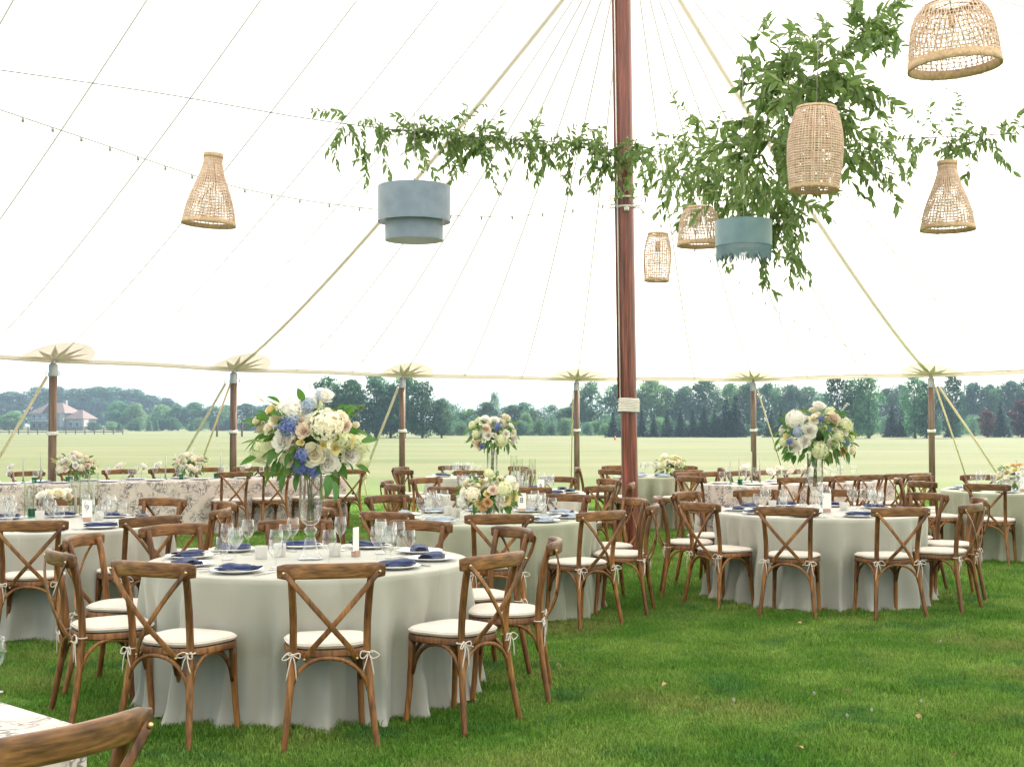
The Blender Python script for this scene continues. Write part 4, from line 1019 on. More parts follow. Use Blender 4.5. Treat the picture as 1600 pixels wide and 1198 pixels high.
# --- tall white bouquet
vx, vy = at(1274, 800, 11.45).x, 11.45
vase_tall(vx, vy, 'tall footed glass vase under the white bouquet', .52, .07)
man4 = [(1279, 634, 'rose_white', .068), (1243, 655, 'hyd_white', .10), (1265, 672, 'rose_white', .072), (1303, 653, 'rose_blush', .066), (1320, 665, 'hyd_lime', .085), (1281, 703, 'hyd_lime', .095), (1258, 690, 'rose_white', .062), (1241, 697, 'rose_white', .062),
        (1310, 682, 'hyd_lime', .06), (1318, 703, 'rose_peach', .055), (1332, 703, 'rose_cream', .05), (1247, 675, 'hyd_paleblue', .055), (1272, 655, 'rose_cream', .05), (1322, 692, 'hyd_blue', .04), (1234, 690, 'hyd_blue', .035), (1282, 655, 'hyd_blue', .035), (1225, 690, 'hyd_lime', .05),
        (1316, 640, 'spray_white', .05), (1228, 680, 'bud_yellow', .035), (1289, 668, 'bud_yellow', .03), (1320, 675, 'rose_white', .045), (1305, 712, 'bud_peach', .035), (1220, 700, 'spray_green', .05)]
bouquet('flower_arrangement', 'white and lime bouquet with little blue in the other tall vase', (vx, vy, ZC + .22), at(1274, 680, 11.45), .34, .25, man4, [('rose_cream', 2), ('hyd_lime', 2), ('rose_white', 2), ('bud_cream', 2)], 30, 200, leafsize=.10)
# --- ivory table bouquet
vx, vy = at(769, 750, 14.55).x, 14.55
vase_tall(vx, vy, 'tall footed glass vase on the ivory table', .50, .06)
man6 = [(757, 657, 'rose_white', .07), (772, 658, 'rose_white', .062), (791, 652, 'rose_cream', .06), (760, 670, 'rose_blush', .06), (762, 680, 'rose_white', .055), (772, 680, 'bud_white', .05), (777, 667, 'hyd_blue', .055), (783, 688, 'hyd_lime', .085), (746, 694, 'rose_blush', .06), (791, 678, 'rose_white', .05), (803, 685, 'rose_white', .05), (744, 679, 'hyd_lime', .06), (754, 697, 'hyd_blue', .04), (800, 692, 'bud_cream', .045), (740, 690, 'bud_cream', .04)]
bouquet('flower_arrangement', 'round cream and white bouquet in the tall vase on the ivory table', (vx, vy, ZC + .22), at(771, 678, 14.55), .27, .21, man6, [('rose_cream', 2), ('hyd_lime', 1), ('rose_white', 2), ('bud_blush', 1)], 24, 120, leafsize=.09)
# --- low arrangements
def low(name, label, px, py, d, rx, rz_, weights, n, nl, man=(), group=None):
    c = at(px, py, d); base = Vector((c.x, c.y, ZC))
    t = thing('compote_bowl', 'low glass bowl under the ' + label, 'bowl', base, 0)
    obj('bowl', lathe_mesh('bowl', [(0, .012), (.03, .012), (.06, .05), (.075, .09), (.078, .09), (.064, .045), (.034, 0), (0, 0)], M_thickglass, 20), t)
    return bouquet(name, label, base + Vector((0, 0, .015)), c, rx, rz_, man, weights, int(n * 1.7), int(nl * 1.8), leafsize=.07, zmin=-.45)
W_y = [('hyd_lime', 2), ('rose_cream', 2), ('hyd_cream', 2), ('rose_yellow', 1), ('bud_white', 1), ('spray_green', 1), ('spray_white', 1)]
W_b = [('rose_blush', 2), ('rose_cream', 2), ('rose_white', 2), ('spray_white', 1), ('hyd_cream', 1), ('spray_yellow', 1)]
man3 = [(738, 772, 'hyd_cream', .075), (727, 775, 'rose_white', .06), (797, 752, 'hyd_white', .06), (788, 765, 'hyd_lime', .08), (755, 790, 'rose_peach', .05), (762, 785, 'rose_peach', .045), (748, 788, 'rose_yellow', .04), (770, 765, 'rose_blush', .045), (790, 780, 'rose_yellow', .06), (760, 752, 'spray_white', .045), (775, 745, 'spray_green', .05), (750, 760, 'spray_yellow', .05), (803, 775, 'rose_yellow', .05)]
low('flower_arrangement', 'low pale yellow and cream flowers on the olive cloth', 763, 770, 10.75, .25, .17, W_y, 26, 70, man3)
low('flower_arrangement', 'low cream flowers on the long table, before the house', 118, 727, 17.2, .27, .17, W_b, 24, 40)
low('flower_arrangement', 'low blush flowers on the long table, beside two guy straps', 298, 725, 18.55, .24, .17, W_b, 24, 40)
low('flower_arrangement', 'low cream flowers on the small olive table', 1048, 729, 19.25, .22, .18, W_y, 22, 40)
low('flower_arrangement', 'low orange and white flowers on the olive cloth', 1586, 745, 15.3, .22, .18, [('rose_peach', 3), ('rose_white', 3), ('rose_yellow', 2), ('spray_paleblue', 1), ('spray_yellow', 1)], 24, 40)
def bud_vase(x, y, kinds, label, group=None, h=.11, s=.05):
    t = thing('bud_vase', label, 'vase', (x, y, ZC - .002), rnd.uniform(0, 6), group)
    obj('glass_body', lathe_mesh('glass_body', [(0, .004), (.026, .006), (.030, .03), (.022, .06), (.012, h * .75), (.015, h), (.013, h), (.010, h * .75), (0, .02)], M_glass, 16), t)
    for k in kinds:
        a = rnd.uniform(0, 6.28); p = Vector((.06 * math.cos(a) * rnd.random(), .06 * math.sin(a), h + rnd.uniform(.03, .11)))
        m = MB(); m.tube([(0, 0, .02), (0, 0, h), p], .0018, 5); st = obj('stem', m.mesh('stem', M_leaflight), t)
        bloom(t, k, p, (math.cos(a) * .5, math.sin(a) * .5, .7), s * rnd.uniform(.85, 1.15) * (.6 if k[0] in 'bs' else 1))
        leaf_at(t, p * .75, (math.cos(a + 1), math.sin(a + 1), .4), .05, True)
for (px, py) in ((70, 806), (88, 808), (108, 806)):
    x, y = tab(px, py); bud_vase(x, y, ['rose_white', 'rose_cream'], 'small glass bud vase of white flowers on the sage cloth', 'bud vases on the sage cloth', s=.055)
for q in (-.1, .3, 1.75, 2.0, 2.25, 3.6, 3.85, 4.4, 4.6):
    p = L1pt(q, -.45 + rnd.uniform(-.1, .1)); bud_vase(p.x, p.y, ['rose_white', 'spray_yellow'], 'small bud vase of white flowers on the long table before the house', 'bud vases on the left long table', s=.065)
for q in (1.05, 1.45, 1.65, 1.85, 2.15, 2.5):
    p = L2pt(q, -.45 + rnd.uniform(-.1, .1)); bud_vase(p.x, p.y, ['rose_white', 'bud_cream'], 'small bud vase of white flowers on the right long table', 'bud vases on the right long table', s=.07)

# ------------------------------------------------------------------ hanging lamps
def roof_z_at(x, y):
    """height of the roof above a point, by search over the roof grids"""
    return ROOF[int(np.argmin((ROOF[:, 0] - x) ** 2 + (ROOF[:, 1] - y) ** 2)), 2]
ROOF = np.array([cap_pt(s * .1, t_ / 24) for s in range(70) for t_ in range(25)] + [mid_pt(v * .4, t_ / 24, sd) for v in range(50) for t_ in range(25) for sd in (1, -1)])
def hang_cord(t, top, x, y):
    z1 = roof_z_at(x, y) - t.location.z - 0.02
    m = MB(); m.tube([(0, 0, top), (0, 0, z1)], .0028, 5); obj('cord', m.mesh('cord', M_palecable), t)
def bulb_parts(t, z, s=1.0):
    m = MB(); m.lathe([(0, z + .09 * s), (.02 * s, z + .09 * s), (.024 * s, z + .03 * s), (.02 * s, z), (0, z)], 12); so = obj('socket', m.mesh('socket', M_rattandark), t)
    m = MB(); m.lathe([(.016 * s, z), (.022 * s, z - .03 * s), (.04 * s, z - .08 * s), (.035 * s, z - .11 * s), (0, z - .125 * s)], 14); obj('bulb', m.mesh('bulb', M_bulb), t)
def rattan(px, py0, py1, d, wpx, prof, label, nv_=38, nh=22, tilt=0.0, rims=((0, .06), (.93, 1.0)), diag=0.0, open_top=True, dbl=False):
    """prof: list of (f from top 0 to bottom 1, radius fraction)"""
    top = at(px, py0, d); bot = at(px, py1, d); Hh = top.z - bot.z; Rm = wpx / FPX * d / 2
    t = thing('rattan_pendant', label, 'pendant lamp', (bot.x, bot.y, bot.z)); t.rotation_euler = (0, tilt, 0)
    def rad(f):
        for (f0, r0), (f1, r1) in zip(prof, prof[1:]):
            if f <= f1: w = (f - f0) / (f1 - f0); return (r0 + (r1 - r0) * w) * Rm
        return prof[-1][1] * Rm
    def pt(a, f): r = rad(f); return Vector((r * math.cos(a), r * math.sin(a), Hh * (1 - f)))
    m = MB(); wv = Hh * .0085; r_ = random.Random(px)
    for k in range(nv_):
        a = 2 * math.pi * k / nv_ + r_.uniform(-.02, .02)
        for sg in ((1, -1) if dbl else (1,)):
            m.tube([pt(a + sg * diag * f, f) for f in [i / 16 for i in range(17)]], wv * r_.uniform(.8, 1.2), 4, cap=False)
    for k in range(nh):
        f = (k + .5) / nh; j = r_.uniform(-.1, .1) / nh
        m.tube([pt(2 * math.pi * i / 30, min(1, max(0, f + j + .1 / nh * math.sin(i * 2.1 + k)))) for i in range(30)], wv * 1.1, 4, closed=True)
    obj('weave', m.mesh('weave', M_rattan, False), t)
    for f0, f1 in rims:
        m = MB(); rows = [[pt(2 * math.pi * i / 40, f) * 1.0 for i in range(40)] for f in (f0, (f0 + f1) / 2, f1)]
        o = .008; outer = [[Vector((p.x * (1 + o / max(.02, math.hypot(p.x, p.y))), p.y * (1 + o / max(.02, math.hypot(p.x, p.y))), p.z)) for p in r] for r in rows]
        inner = [[Vector((p.x * (1 - o / max(.02, math.hypot(p.x, p.y))), p.y * (1 - o / max(.02, math.hypot(p.x, p.y))), p.z)) for p in r] for r in reversed(rows)]
        m.grid(outer + inner + [outer[0]], wrap=True); obj('rim', m.mesh('rim', M_rattandark), t)
    bulb_parts(t, Hh * .62, Hh / .45)
    m = MB(); m.tube([(0, 0, Hh * .62 + .08), (0, 0, Hh)], .004, 6)
    for k in range(3): a = k * 2.094; m.tube([(0, 0, Hh * .985), Vector(pt(a, .01))], .004, 5)
    obj('spider_frame', m.mesh('spider_frame', M_cable), t)
    hang_cord(t, Hh, bot.x, bot.y); return t
BOTTLE = [(0, .34), (.12, .345), (.22, .40), (.32, .485), (.45, .62), (.58, .755), (.7, .86), (.82, .935), (.92, .975), (1, 1.0)]
DOME = [(0, .50), (.04, .60), (.10, .70), (.18, .79), (.28, .86), (.42, .915), (.65, .965), (1, 1.0)]
BARREL = [(0, .68), (.06, .76), (.15, .855), (.28, .945), (.42, .995), (.55, 1.0), (.7, .975), (.85, .925), (1, .86)]
rattan(326, 240, 352, 10.5, 82, BOTTLE, 'bottle-shaped woven rattan lamp hanging alone beside the blue drum lamp', 40, 26, R_(3.5), diag=.25)
rattan(1481, 252, 360, 10.5, 82, BOTTLE, 'bottle-shaped woven rattan lamp hanging under a leafy vine', 40, 26, diag=.25)
rattan(1492, 4, 107, 8.0, 140, DOME, 'large dome-shaped woven rattan lamp hanging highest', 46, 15, R_(-3), rims=((0, .05), (.86, 1.0)), diag=.35, dbl=True)
rattan(1272, 168, 298, 9.2, 86, BARREL, 'large barrel-shaped rattan lamp in front of the thick foliage', 52, 34, R_(2), rims=((0, .03), (.955, 1.0)))
rattan(1093, 323, 385, 11.0, 68, DOME, 'small dome-shaped rattan lamp partly behind the fringed drum lamp', 40, 14, rims=((0, .05), (.88, 1.0)), diag=.35, dbl=True)
rattan(1026, 364, 440, 14.2, 43, BARREL, 'small slim barrel-shaped rattan lamp just beside the red pole', 34, 22, R_(2), rims=((0, .04), (.95, 1.0)))
def drum_shell(Rm, z0, z1, m_, name, t, th=.006, n=48):
    m = MB(); m.lathe([(Rm, z0), (Rm, z1), (Rm - th, z1), (Rm - th, z0)], n, close=True); o = obj(name, m.mesh(name, m_, 'auto'), t)
    m = MB(); m.lathe([(Rm - th - .001, z0 + .004), (Rm - th - .001, z1 - .004)], n); obj('lining', m.mesh('lining', M_silver), o); return o
d = 10.6; bot = at(647, 376, d); sx = d / FPX
t = thing('blue_drum_pendant', 'dusty blue two-tier velvet drum lamp with silver lining', 'pendant lamp', bot)
H2 = (376 - 291) * sx; H1 = (376 - 347) * sx
drum_shell(57 * sx, H1, H2, M_bluevelvet, 'upper_drum', t); drum_shell(45.5 * sx, 0, H1 + .06, M_bluevelvet, 'lower_drum', t)
m = MB()
for k in range(3):
    a = k * 2.094; m.tube([(0, 0, H2 - .02), (56 * sx * math.cos(a), 56 * sx * math.sin(a), H2 - .02)], .004, 5); m.tube([(45 * sx * math.cos(a + .5), 45 * sx * math.sin(a + .5), H1 + .05), (56 * sx * math.cos(a + .5), 56 * sx * math.sin(a + .5), H1 + .07)], .004, 5)
obj('spider_frame', m.mesh('spider_frame', M_cable), t); bulb_parts(t, H2 * .62, .9); hang_cord(t, H2 - .02, bot.x, bot.y)
d = 10.0; bot = at(1162, 385, d); sx = d / FPX
t = thing('teal_drum_pendant', 'teal velvet drum lamp with a long fringe', 'pendant lamp', bot)
H2 = (385 - 345) * sx
drum_shell(44 * sx, 0, H2, M_tealvelvet, 'drum', t)
m = MB(); r_ = random.Random(5)
for k in range(170):
    a = 2 * math.pi * k / 170; rr = 42.5 * sx; L = 23 * sx * r_.uniform(.6, 1.1)
    m.tube([(rr * math.cos(a), rr * math.sin(a), .02), (rr * math.cos(a), rr * math.sin(a), -L * .5), (rr * math.cos(a + .02) * r_.uniform(.985, 1.01), rr * math.sin(a + .02), -L)], .0036, 4)
obj('fringe', m.mesh('fringe', M_tealvelvet, False), t)
m = MB()
for k in range(3): a = k * 2.094; m.tube([(0, 0, H2 - .02), (43 * sx * math.cos(a), 43 * sx * math.sin(a), H2 - .02)], .004, 5)
obj('spider_frame', m.mesh('spider_frame', M_cable), t); bulb_parts(t, H2 * .62, .8); hang_cord(t, H2 - .02, bot.x, bot.y)

# ------------------------------------------------------------------ cables and string lights
def cable(pts, label, rad, m_, bulbs=0, name='cable', group=None):
    pts = [Vector(p) for p in pts]; path = catmull(pts, 8); o0 = path[0].copy()
    t = thing(name, label, 'string lights' if bulbs else 'cable', o0, 0, group)
    m = MB(); m.tube([p - o0 for p in path], rad, 5); obj('wire', m.mesh('wire', m_), t)
    if bulbs:
        cum = [0.0]
        for a, b in zip(path, path[1:]): cum.append(cum[-1] + (b - a).length)
        mb_s = MB().lathe([(0, .0), (.011, 0), (.012, -.035), (0, -.035)], 8).mesh('bulb_socket', M_palecable); mb_b = MB().lathe([(.009, -.035), (.022, -.06), (.024, -.075), (.014, -.098), (0, -.10)], 10).mesh('bulb', M_bulb)
        for k in range(bulbs):
            L = cum[-1] * (k + .5) / bulbs; i = max(j for j in range(len(cum)) if cum[j] <= L); i = min(i, len(path) - 2)
            p = path[i].lerp(path[i + 1], (L - cum[i]) / max(1e-6, cum[i + 1] - cum[i])) - o0
            so = obj('bulb_socket', mb_s, t, p); obj('bulb', mb_b, so)
    return t
CAB_L = [at(-40, 104, 11.0), at(250, 146, 12.2), at(512, 190, 13.0), at(750, 215, 13.8), at(970, 226, 14.55)]
cable(CAB_L, 'thin dark cable carrying the vine that ends before the red pole', .005, M_cable)
CAB_R = [at(985, 226, 14.55), at(1100, 226, 13.6), at(1272, 222, 12.4), at(1440, 216, 11.8), at(1640, 206, 11.2)]
cable(CAB_R, 'thin dark cable carrying the thickest vine foliage', .005, M_cable)
cable([at(-40, 158, 9.2), at(150, 222, 10.6), at(330, 282, 12), at(470, 312, 13), at(640, 332, 13.8), at(800, 338, 14.3), at(965, 318, 14.65)], 'string of clear bulbs sagging behind the blue drum lamp', .0055, M_palecable, 22, 'string_lights', 'strings of clear bulbs')
cable([at(990, 318, 14.65), at(1060, 372, 16), at(1130, 420, 17.5), at(1210, 482, 19.5), at(1300, 530, 21.3), at(1400, 572, 22.5)], 'string of clear bulbs sloping from the red pole down to the eave', .0055, M_palecable, 16, 'string_lights', 'strings of clear bulbs')

# ------------------------------------------------------------------ vines
VLEAF = leaf_mesh('leaf', .082, .037, M_vineleaf, .35, .2, 4)
base_v = np.array([v.co[:] for v in VLEAF.vertices]); base_f = np.array([p.vertices[:] for p in VLEAF.polygons])
def vine(label, sprigs, nobj, seed):
    """sprigs: list of (start, direction, length, leafscale)"""
    r = random.Random(seed); o0 = Vector(sprigs[0][0]); t = thing('leafy_vine', label, 'vine', o0)
    leaves = []; m = MB()
    for (p, d, L, ls) in sprigs:
        p = Vector(p); d = Vector(d).normalized(); n = max(4, int(L / .034)); path = [p.copy()]
        for i in range(n):
            d = (d + Vector((r.gauss(0, .14), r.gauss(0, .14), r.gauss(-.06, .16)))).normalized(); p = p + d * (L / n); path.append(p.copy())
            for q in range(2 if r.random() < .72 else 1):
                a = r.uniform(0, 6.28); side = d.cross(Vector((math.cos(a), math.sin(a), .3))).normalized()
                ld = (d * .75 + side * .8 + Vector((0, 0, -.35 + r.gauss(0, .25)))).normalized(); leaves.append((p.copy(), ld, ls * r.uniform(.55, 1.3), r.uniform(-1.3, 1.3)))
        m.tube([q - o0 for q in path[::2] + ([path[-1]] if len(path) % 2 == 0 else [])], .0026, 4, cap=False)
    st = obj('stems', m.mesh('stems', M_stem, False), t); st['kind'] = 'stuff'
    r.shuffle(leaves); leaves.sort(key=lambda q: q[0].y - q[2] * 4)
    mats = []
    for p, ld, s, tw in leaves:
        q = ld.to_track_quat('Y', 'Z').to_matrix() @ Matrix.Rotation(tw, 3, 'Y'); mats.append((p, q, s))
    for p, q, s in mats[:nobj]: obj('leaf', VLEAF, t, p - o0, q.to_euler(), s)
    rest = mats[nobj:]
    if rest:
        RM = np.array([[list(row) for row in q] for _, q, _ in rest]); S = np.array([s for _, _, s in rest]); PP = np.array([(p - o0)[:] for p, _, _ in rest])
        V = np.einsum('nij,vj->nvi', RM, base_v) * S[:, None, None] + PP[:, None]
        F = (base_f[None] + (np.arange(len(rest)) * len(base_v))[:, None, None]).reshape(-1, 4)
        o = obj('leaves', np_mesh('leaves', V.reshape(-1, 3), F, M_vineleaf, True), t); o['kind'] = 'stuff'
    return t
def along(path, f):
    path = catmull(path, 8); x = f * (len(path) - 1); i = min(int(x), len(path) - 2); return path[i].lerp(path[i + 1], x - i)
def rdir(r, down, spread=1.0, toward=(0, 0, 0)): return (r.gauss(0, spread) + toward[0], r.gauss(0, spread * .6) + toward[1], -down + r.gauss(0, .45) + toward[2])
r = random.Random(12)
def seg(px, d_l=None):
    """point on the cable path at pixel column px"""
    P_ = catmull(CAB_L if px < 978 else CAB_R, 10)
    return min(P_, key=lambda q: abs(800 + q.x / q.y * FPX - px))
S = []
for k in range(150):
    px = r.uniform(520, 950); dens = 1.0 if 640 < px < 880 else .45
    if r.random() > dens: continue
    p = seg(px) + Vector((r.gauss(0, .05), r.gauss(0, .05), r.gauss(0, .04))); S.append((p, rdir(r, .12, .9), r.uniform(.2, .5), 1.0))
for (x0, y0, x1, y1) in ((560, 205, 585, 285), (590, 205, 645, 278), (700, 215, 725, 282), (740, 215, 752, 298), (840, 220, 868, 282), (815, 215, 815, 265), (760, 205, 752, 185), (785, 205, 790, 180), (540, 200, 515, 222), (860, 215, 835, 195), (880, 210, 915, 178), (640, 210, 690, 262), (600, 205, 570, 262), (680, 212, 640, 215), (905, 215, 905, 298), (900, 225, 930, 260)):
    a = seg(x0); d_ = a.y; b = at(x1, y1, d_ - .1); S.append((a, b - a, (b - a).length * 1.08, 1.1))
vine('leafy green vine strung along the cable above the blue drum lamp', S, 300, 1)
S = []
for k in range(20):
    p = at(r.uniform(935, 1000), r.uniform(215, 250), 14.35); S.append((p, rdir(r, .6, .8), r.uniform(.25, .55), 1.0))
for (x0, y0, x1, y1) in ((950, 225, 938, 300), (965, 235, 962, 318), (945, 220, 918, 250), (955, 222, 940, 195), (985, 225, 975, 275), (940, 230, 960, 310)):
    a = at(x0, y0, 14.4); b = at(x1, y1, 14.3); S.append((a, b - a, (b - a).length * 1.05, 1.0))
vine('short leafy vine tuft tied round the red pole', S, 200, 2)
S = []
def fan(n, x0, y0, sx_, sy_, d0, dsp, down, L0, L1, ls, tw=(0, 0, 0)):
    for k in range(n):
        p = at(x0 + r.gauss(0, sx_), y0 + r.gauss(0, sy_), d0 + r.gauss(0, dsp)); S.append((p, rdir(r, down, .8, tw), r.uniform(L0, L1), ls))
fan(16, 1345, 60, 20, 24, 9.8, .15, -.5, .25, .45, 1.2, (.4, 0, .3))
fan(52, 1225, 195, 36, 42, 10.2, .28, .15, .3, .55, 1.15)
fan(42, 1265, 130, 42, 34, 10.0, .28, -.1, .3, .55, 1.3)
fan(58, 1135, 250, 46, 24, 11.8, .3, .35, .3, .6, .95, (-.3, 0, 0))
fan(34, 1190, 300, 26, 34, 11.0, .25, .7, .3, .6, .95)
fan(12, 1045, 245, 25, 14, 13.2, .2, .35, .3, .5, .95)
fan(14, 1330, 225, 28, 26, 10.6, .2, .4, .3, .55, .95)
for (x0, y0, x1, y1, dd) in ((1290, 110, 1390, 15, 9.8), (1300, 90, 1350, 40, 9.8), (1320, 70, 1375, 60, 9.8), (1240, 120, 1180, 100, 10), (1230, 130, 1215, 55, 10), (1330, 150, 1380, 115, 9.8), (1260, 80, 1220, 60, 9.9), (1210, 310, 1195, 470, 11), (1200, 320, 1230, 420, 11), (1215, 300, 1290, 330, 10.8), (1230, 310, 1215, 425, 11), (1190, 380, 1180, 472, 11), (1340, 220, 1390, 345, 10.6), (1320, 240, 1380, 300, 10.6), (1080, 260, 1065, 345, 12.6), (1100, 280, 1110, 340, 12.2), (1130, 290, 1085, 340, 12), (1020, 240, 1010, 300, 13.5), (1050, 225, 1090, 175, 12.8), (1100, 215, 1095, 175, 12), (1160, 290, 1170, 345, 11.4), (1300, 180, 1370, 190, 9.9), (1300, 120, 1375, 170, 9.8), (1200, 330, 1250, 350, 11), (1225, 330, 1260, 395, 11)):
    a = at(x0, y0, dd); b = at(x1, y1, dd - .12); 
    for q in range(2): S.append((a + Vector((r.gauss(0, .04), r.gauss(0, .04), r.gauss(0, .04))), b - a + Vector((r.gauss(0, .06), 0, r.gauss(0, .06))), (b - a).length * r.uniform(.8, 1.05), 1.05))
vine('thick mass of green vine foliage around the rattan lamps', S, 300, 3)
S = []
for k in range(26):
    p = seg(r.uniform(1390, 1600)) + Vector((r.gauss(0, .04), r.gauss(0, .04), r.gauss(0, .04))); S.append((p, rdir(r, .1, .9), r.uniform(.2, .42), .95))
for (x0, y0, x1, y1) in ((1465, 215, 1472, 150), (1470, 215, 1480, 150), (1480, 215, 1480, 258), (1490, 215, 1470, 255), (1545, 215, 1562, 280), (1425, 220, 1430, 265), (1585, 215, 1600, 165), (1520, 212, 1560, 245)):
    a = seg(x0); b = at(x1, y1, a.y - .08); S.append((a, b - a, (b - a).length * 1.05, 1.0))
vine('thin leafy vine above the bottle-shaped rattan lamp', S, 260, 4)

# ------------------------------------------------------------------ trees
def tree_mat(name, c1, c2, tr=0.42):
    m = mat(name, c1, 0.7, c2, 0.55, trans=tr, rand=0.3, spec=0.15, detail=6, contrast=(.36, .64)); return m
TM = {'dark': tree_mat('dark green foliage', (.022, .082, .055), (.062, .155, .085)), 'mid': tree_mat('mid green foliage', (.040, .135, .064), (.125, .26, .11)), 'light': tree_mat('light green foliage', (.090, .205, .080), (.21, .34, .13)),
      'grey': tree_mat('grey green willow foliage', (.060, .150, .088), (.155, .27, .155)), 'spruce': tree_mat('spruce needles', (.008, .046, .036), (.020, .078, .058), .12), 'red': tree_mat('dark red foliage', (.075, .03, .028), (.13, .05, .045))}
M_bark = mat('bark', (.07, .055, .04), .9, (.12, .10, .08), 4, bump=.5, bscale=8)
def quads(C, Nn, size, rg):
    n = len(C); a = rg.normal(size=(n, 3)); a -= (a * Nn).sum(1, keepdims=True) * Nn; a /= np.linalg.norm(a, axis=1, keepdims=True) + 1e-9; b = np.cross(Nn, a)
    s = size[:, None]; k = rg.uniform(.6, 1.0, (n, 1))
    V = np.stack([C - a * s * .5, C + b * s * .42 * k, C + a * s * .5, C - b * s * .42 * k], 1).reshape(-1, 3)
    return V, np.arange(4 * n).reshape(-1, 4)
def decid(seed, Hh=10., W=8., z0=1.2, nbl=30, per=230, leaf=.36, shape='round'):
    rg = np.random.default_rng(seed); Cs = []; Ns = []; Ss = []; blobs = []
    for k in range(nbl):
        f = (k + .5) / nbl; z = z0 + (Hh - z0) * f * .93
        if shape == 'round': w = math.sin(math.pi * min(.97, .14 + .84 * f)) ** .7
        elif shape == 'column': w = .55 + .5 * math.sin(math.pi * f) 
        elif shape == 'low': w = (1 - .75 * f) 
        a = k * 2.4 + rg.uniform(-.5, .5); rr = W / 2 * w * rg.uniform(.25, .82); br = W * rg.uniform(.12, .21) * (.75 + .4 * w)
        blobs.append((rr * math.cos(a), rr * math.sin(a), z, br))
    for (bx, by, bz, br) in blobs:
        d = rg.normal(size=(per, 3)); d /= np.linalg.norm(d, axis=1, keepdims=True); q = rg.uniform(.45, 1.12, per) ** .7
        C = np.array([bx, by, bz]) + d * np.array([1, 1, .8]) * (br * q)[:, None]; Cs.append(C); nr = d + rg.normal(size=(per, 3)) * .55; nr[:, 2] += .25; Ns.append(nr / np.linalg.norm(nr, axis=1, keepdims=True)); Ss.append(rg.uniform(.7, 1.35, per) * leaf)
    V, F = quads(np.concatenate(Cs), np.concatenate(Ns), np.concatenate(Ss), rg)
    V[:, 2] = np.maximum(V[:, 2], .05)
    m = MB(); m.tube([(0, 0, -.1), (.05, 0, Hh * .3), (0, .05, Hh * .75)], [Hh * .025, Hh * .018, Hh * .006], 7)
    for (bx, by, bz, br) in blobs[::3]: m.tube([(0, 0, max(.5, bz * .45)), (bx * .5, by * .5, bz * .8), (bx, by, bz)], [Hh * .009, Hh * .006, Hh * .002], 5)
    return V, F, m
def spruce(seed, Hh=10., W=5.):
    rg = np.random.default_rng(seed); Cs = []; Ns = []; Ss = []
    for k in range(34):
        f = k / 33; z = .35 + (Hh - .5) * f; R0 = W / 2 * (1 - f) ** .85 + .12; nb = max(4, int(13 * (1 - f) + 4))
        for j in range(nb):
            a = 2 * math.pi * j / nb + k * .7 + rg.uniform(-.2, .2); L = R0 * rg.uniform(.72, 1.1); n = max(3, int(L * 7)); t_ = rg.uniform(.15, 1, n); zz = z + .22 * L - t_ * L * .48 + rg.normal(size=n) * .05
            C = np.stack([np.cos(a) * L * t_ + rg.normal(size=n) * .1, np.sin(a) * L * t_ + rg.normal(size=n) * .1, zz], 1); nr = rg.normal(size=(n, 3)) * .5 + np.array([math.cos(a) * .5, math.sin(a) * .5, .7]); Cs.append(C); Ns.append(nr / np.linalg.norm(nr, axis=1, keepdims=True)); Ss.append(rg.uniform(.25, .5, n))
    V, F = quads(np.concatenate(Cs), np.concatenate(Ns), np.concatenate(Ss), rg); V[:, 2] = np.maximum(V[:, 2], .05)
    m = MB(); m.tube([(0, 0, -.1), (0, 0, Hh * .97)], [.16, .03], 7); return V, F, m
SHAPES = {'round0': decid(1), 'round1': decid(2, 10, 9, 1.0, 30), 'round2': decid(3, 10, 7.2, .9, 24), 'loose': decid(4, 10, 6.2, .8, 30, 105, .36, 'column'), 'willow': decid(5, 10, 11, .4, 36, 150, .34), 'bush': decid(6, 10, 14, .2, 22, 190, .55, 'low'), 'spruce0': spruce(7), 'spruce1': spruce(8, 10, 6.2), 'spruce2': spruce(9, 10, 4.2)}
TMESH = {}; TRUNK = {}
def tree(px, top, base_y, shape, mt, label, name='broadleaf_tree', group='trees along the far edge of the field', wpx=None):
    d = 3100 / (base_y - 662); p = at(px, base_y, d); topz = H + (662 - top) / FPX * d; sh = topz / 9.9
    if (shape, mt) not in TMESH: TMESH[(shape, mt)] = np_mesh('crown', SHAPES[shape][0], SHAPES[shape][1], TM[mt])
    if shape not in TRUNK: TRUNK[shape] = SHAPES[shape][2].mesh('trunk', M_bark)
    t = thing(name, label, 'bush' if name == 'bush' else 'tree', (p.x, d, 0), rnd.uniform(0, 6.28), group)
    sw = sh if wpx is None else (1.2 * wpx / FPX * d) / {'round0': 8.6, 'round1': 9.6, 'round2': 7.8, 'loose': 7., 'willow': 11.5, 'bush': 13, 'spruce0': 5, 'spruce1': 6.2, 'spruce2': 4.2}[shape]
    t.scale = (sw, sw, sh)
    obj('crown', TMESH[(shape, mt)], t); obj('trunk', TRUNK[shape], t)
LB = {'A': 'dense dark green tree in the wood behind the house', 'B': 'lighter green round tree in the row beside the house', 'C': 'small conical tree in front of the row beside the house', 'D': 'big loose grey-green tree in the clump behind the knotted guy strap',
      'E': 'pale green willow-like tree in the low middle treeline', 'F': 'round shrub at the foot of the middle treeline', 'G': 'dark spruce in the planted row before the taller wood', 'H': 'tall green tree behind the row of spruces', 'I': 'tall loose poplar standing above the spruces', 'J': 'green tree in the wood behind the poplars', 'K': 'dark red-leaved tree beside the spruces'}
